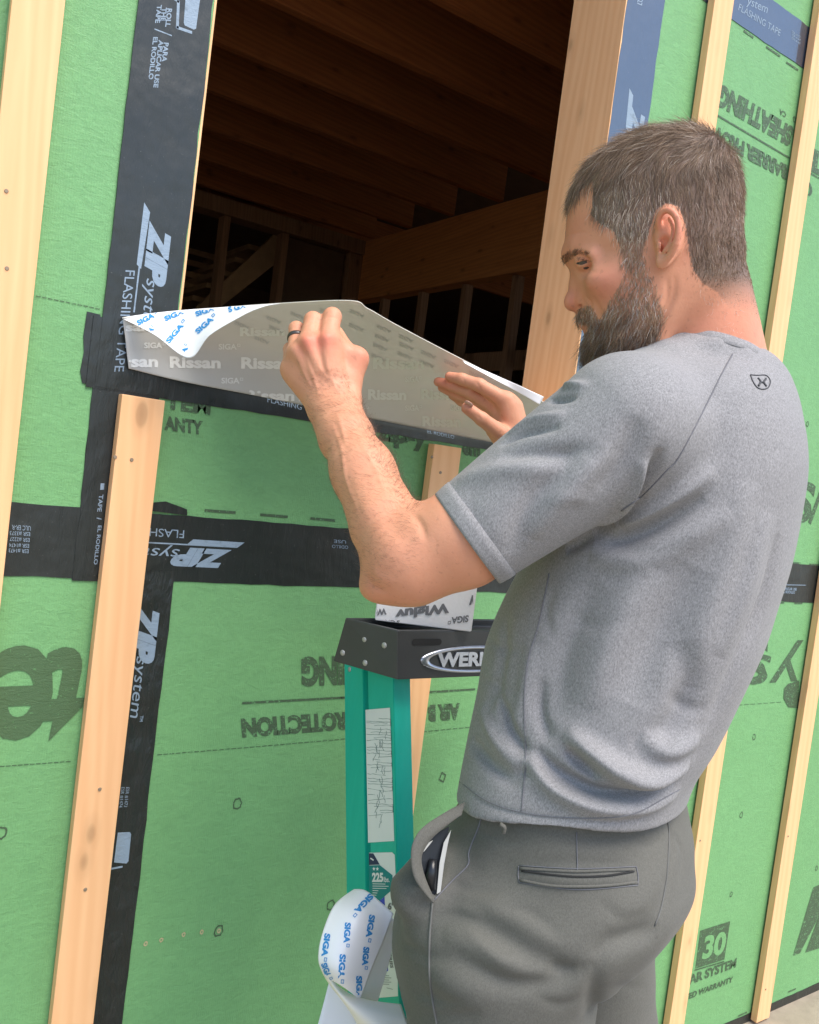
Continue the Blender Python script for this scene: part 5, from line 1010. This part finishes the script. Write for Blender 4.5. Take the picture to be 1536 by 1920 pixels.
for i in range(24):
    a_ = 2 * math.pi * i / 24; sl_.append(face_pt(.7375 + (.021 if math.cos(a_) > 0 else -.021) + .0055 * math.cos(a_), .24 + .0048 / .069 * math.sin(a_) , .0006))
bm.faces.new([bm.verts.new(p) for p in sl_]); bm_obj('slot', bm, M['dark'], cap)
ev = np.cross(np.array([.647 - .691, .107, 0]), np.array([-.005, .007, .069])); ev /= np.linalg.norm(ev); ev = ev if ev[0] < 0 else -ev
he = hit_plane((.691, -.314, zb), ev)
def rivet(px, py, hit, par, r=.0046):
    c = hit(px, py, .0002); n_ = Vector(ev) if hit is he else Vector((-1, 0, 0)); bm = bmesh.new(); bmesh.ops.create_uvsphere(bm, u_segments=14, v_segments=8, radius=r)
    qn = n_.to_track_quat('Z', 'Y').to_matrix().to_4x4()
    for v in bm.verts: v.co = Matrix.Translation(c) @ qn @ Vector((v.co.x, v.co.y, max(v.co.z, -.001) * .45))
    bm_obj('rivet', bm, M['rivet'], par, True)
for x, y in ((684, 1199), (721, 1210), (643, 1224), (685, 1243)): rivet(x, y, he, cap)
# rails: leaning channels
def rail(name, x, y0, y1, out, par=lad, zt_=zb + .012):
    th = .004; fl = .030; s = 1 if out < 0 else -1; prof = [(x, y0), (x, y1), (x + s * fl, y1), (x + s * fl, y1 - th), (x + s * th, y1 - th), (x + s * th, y0 + th), (x + s * fl, y0 + th), (x + s * fl, y0)]
    bm = bmesh.new(); H_ = zt_ ; sh_ = -.2694
    a = [bm.verts.new((px, py, zt_)) for px, py in prof]; b = [bm.verts.new((px, py + sh_ * (zt_ - .0), .0)) for px, py in prof]; n_ = len(prof)
    for i in range(n_): bm.faces.new((a[i], a[(i + 1) % n_], b[(i + 1) % n_], b[i]))
    bm.faces.new(a); bm.faces.new(b[::-1]); bmesh.ops.bevel(bm, geom=[e for e in bm.edges], offset=.0010, segments=2, affect='EDGES')
    return bm_obj(name, bm, M['fibre'], par)
XW = .7015; yA = onX(738, 1290, XW).y; yB = onX(690, 1290, XW).y; yC = onX(681, 1290, XW).y; yD = onX(645, 1290, XW).y
zz = zb + .012 - 0; lean = -.2694
zr = onX(738, 1290, XW).z; sA = yA - lean * (zr - zz) * -1; 
def top_y(px): p = onX(px, 1290, XW); return p.y - lean * (p.z - (zb + .012)) * -1
fr1 = rail('front_rail', XW, top_y(738), top_y(690), -1); rr1 = rail('rear_rail', XW + .001, top_y(680), top_y(645), -1)
fr2 = rail('front_rail', 1.101, top_y(738), top_y(690), 1); rr2 = rail('rear_rail', 1.100, top_y(680), top_y(645), 1)
for i in range(3):
    z = .12 + i * .22; y = top_y(738) + lean * ((zb + .012) - z); bm = bmesh.new(); box_bm(bm, XW + .005, 1.096, y + .003, y + .075, z - .02, z, .003); bm_obj('step', bm, M['alu'], lad)
hx = hit_plane((XW, 0, 0), (1, 0, 0)); rivet(656, 1255, hit_plane((XW + .001, 0, 0), (1, 0, 0)), rr1, .0042)
def pl_poly(name, pts, mat, hit, lift, par):
    bm = bmesh.new(); bm.faces.new([bm.verts.new(hit(x, y, lift)) for x, y in pts]); return bm_obj(name, bm, mat, par)
pl_poly('label', [(686, 1331), (732, 1327), (740, 1577), (691, 1580)], M['label'], hx, .0006, fr1)
k = Ink()
def px_stroke(ink, a, b, w_, hit, lift):
    a, b = np.array(a, float), np.array(b, float); d = b - a; L = np.linalg.norm(d) + 1e-9; n2 = np.array([-d[1], d[0]]) / L * w_ / 2
    ink.add([hit(*(a + n2), lift), hit(*(b + n2), lift), hit(*(b - n2), lift), hit(*(a - n2), lift)], [(0, 1, 2, 3)])
for i in range(34):
    y = 1345 + i * 5.6 + random.uniform(-2, 2); o_ = (y - 1331) * .026; x = 687 + o_ + (0 if random.random() < .6 else random.uniform(5, 25)); yy = y
    while x < 733 + o_ * 1.1 and random.random() < .93:
        x2 = min(x + random.uniform(4, 9), 733 + o_); y2 = yy + random.uniform(-1.2, 1.4); px_stroke(k, (x, yy), (x2, y2), random.uniform(.5, .9), hx, .0009); x, yy = x2, y2
for i in range(26):
    x = 708 + random.gauss(4, 5); y = random.uniform(1360, 1540); 
    for j in range(3): x2, y2 = x + random.uniform(-3, 3), y + random.uniform(3, 7); px_stroke(k, (x, y), (x2, y2), .8, hx, .0009); x, y = x2, y2
k.done('label_cracks', M['crack'], fr1)
pl_poly('label', [(693, 1599), (736, 1598), (741, 1603), (745, 1700), (747, 1868), (700, 1872)], M['label'], hx, .0006, fr1)
for pts, mt, l in (([(692.5, 1600), (701, 1600), (713, 1621), (693, 1622)], 'navy', .0009), ([(693, 1623), (713, 1622), (737, 1641), (738, 1667), (709, 1692), (694, 1678)], 'teal', .0009), ([(722, 1681), (723, 1706), (709, 1692)], 'royal', .0009), ([(727, 1786), (729, 1821), (714, 1819)], 'royal', .0009)):
    pl_poly('label_print', pts, M[mt], hx, l, fr1)
k = Ink(); T_cast(k, '225', (699, 1654), (720, 1654), (699, 1636), hx, .05, .0012); T_cast(k, 'lbs.', (721, 1654), (732, 1654), (721, 1644), hx, .02, .0012)
for sx in (702.5, 709):
    pts = []; 
    for i in range(10): r_ = 3.2 if i % 2 == 0 else 1.4; a = -math.pi / 2 + i * math.pi / 5; pts.append(hx(sx + r_ * math.cos(a), 1629 + r_ * 1.3 * math.sin(a), .0012))
    k.add(pts, [tuple(range(10))])
for i, w_ in enumerate((24, 30, 26, 12, 10, 8)): px_stroke(k, (700, 1657 + i * 4.2), (700 + w_ * (1 if i < 3 else .9), 1657.5 + i * 4.2), 1.3, hx, .0012)
px_stroke(k, (696, 1609), (702, 1613), 2.5, hx, .0012); k.done('label_lettering', M['white'], fr1)
k = Ink(); T_cast(k, "6'", (728, 1706), (738, 1706), (728, 1692), hx, .05, .0010); px_stroke(k, (724, 1712), (737, 1714), .9, hx, .001); k.done('label_lettering', M['grayink'], fr1); k = Ink()
for i in range(5): px_stroke(k, (713 + i, 1829 + i * 4), (731 + (i % 2) * 4, 1829.5 + i * 4), .9, hx, .0010)
px_stroke(k, (726, 1852), (738, 1855), .8, hx, .001); k.done('label_lettering', M['grayink'], fr1); k = Ink(); T_cast(k, 'SERIES', (729, 1784), (733, 1815), (735, 1784), hx, .03, .001)
k.done('label_lettering', M['grayink'], fr1)
# ------------------------------------------------------------------ carton on the ladder
a = onZ(703, 1163, zt + .001); b = onZ(884, 1185, zt + .001); ux = (b - a).normalized(); uy = Vector((-ux.y, ux.x, 0)); 
if uy.y < 0: uy = -uy
bxh = .092; bm = bmesh.new(); dpt = .045; L_ = (b - a).length
c8 = [a, b, b + uy * dpt, a + uy * dpt]; vs = [bm.verts.new(p + Vector((0, 0, z))) for z in (0, bxh) for p in c8]
for f in ((0, 1, 2, 3), (7, 6, 5, 4), (0, 4, 5, 1), (1, 5, 6, 2), (2, 6, 7, 3), (3, 7, 4, 0)): bm.faces.new([vs[i] for i in f])
bmesh.ops.bevel(bm, geom=[e for e in bm.edges], offset=.0012, segments=2, affect='EDGES')
ct = thing('tape_carton', 'white printed tape carton standing upside down on the black ladder cap under the elbow', 'carton', tuple(a)); cb = bm_obj('carton_body', bm, flat_mat('white_card', (.82, .79, .79), .7, nz=.05, bscale=150), ct)
hb = hit_plane(tuple(a), (uy.x, uy.y, 0)); k = Ink()
T_cast(k, 'SIGA', (879, 1153), (847, 1157), (878, 1166), hb, .03, .0008, True); T_cast(k, 'luv', (905, 1112), (880, 1117), (904, 1137), hb, .05, .0008); T_cast(k, 'Wigluv', (843, 1125), (742, 1138), (842, 1149), hb, .05, .0008)
T_cast(k, 'SIGA', (750, 1163), (722, 1162), (750, 1170), hb, .03, .0008, True); T_cast(k, 'Wi', (725, 1140), (705, 1142), (725, 1152), hb, .05, .0008); k.f = [f for f in k.f if all(Vector(k.v[i]).xy.length > 0 and (Vector(k.v[i]) - a).dot(ux) < L_ - .001 and (Vector(k.v[i]) - a).dot(ux) > .001 and k.v[i][2] > zt + .002 for i in f)]
clean(k); k.done('carton_print', M['grayink'], ct)
# ------------------------------------------------------------------ curled release paper hanging beside the leg
lp = thing('release_paper_strip', 'white curled backing paper with blue lettering hanging in front of the ladder', 'backing paper', tuple(P(670, 1800, 1.06)))
A_, _ = patch_mesh('printed_curl', [[(664, 1667, 1.12), (690, 1672, 1.105), (738, 1713, 1.09)], [(627, 1697, 1.075), (675, 1715, 1.055), (720, 1765, 1.07)], [(603, 1755, 1.045), (650, 1775, 1.03), (700, 1812, 1.055)], [(597, 1802, 1.035), (640, 1822, 1.02), (686, 1848, 1.05)], [(610, 1832, 1.045), (645, 1852, 1.035), (675, 1875, 1.055)]], M['paper'], lp, 10, 8, .0004)
hA = hit_mesh(A_); k = Ink()
for (x0, y0), (x1, y1) in (((693, 1675), (663, 1707)), ((692, 1715), (685, 1757)), ((647, 1730), (644, 1768)), ((681, 1775), (678, 1810)), ((637, 1789), (634, 1834)), ((667, 1830), (668, 1872)), ((609, 1750), (603, 1793)), ((602, 1808), (612, 1834))):
    d = np.array([x1 - x0, y1 - y0], float); n2 = np.array([d[1], -d[0]]) / np.linalg.norm(d) * 11.5; n2 = n2 if n2[0] > 0 else -n2; T_cast(k, 'SIGA', (x0, y0), (x1, y1), (x0 + n2[0], y0 + n2[1]), hA, .05, .0006, mark=True)
clean(k); k.done('paper_lettering', M['blue'], lp)
patch_mesh('plain_curl', [[(598, 1806, 1.04), (640, 1853, 1.048), (690, 1874, 1.055), (752, 1883, 1.06)], [(612, 1838, 1.05), (655, 1885, 1.035), (705, 1905, 1.035), (765, 1920, 1.04)], [(672, 1925, 1.06), (705, 1960, 1.04), (745, 1975, 1.03), (790, 1990, 1.04)], [(720, 2060, 1.09), (745, 2080, 1.07), (775, 2090, 1.07), (810, 2100, 1.08)]], M['paper_back'], lp, 8, 8, .0004)
patch_mesh('inner_curl', [[(720, 1728, 1.10), (734, 1722, 1.11), (745, 1726, 1.12)], [(700, 1800, 1.08), (716, 1802, 1.10), (731, 1800, 1.115)], [(674, 1876, 1.07), (692, 1878, 1.09), (708, 1880, 1.11)]], M['paper'], lp, 8, 8, .0004)
patch_mesh('lower_tail', [[(618, 1838, 1.10), (660, 1880, 1.10)], [(596, 1922, 1.09), (690, 1935, 1.10)], [(560, 2050, 1.08), (700, 2050, 1.09)]], M['paper'], lp, 8, 8, .0004)
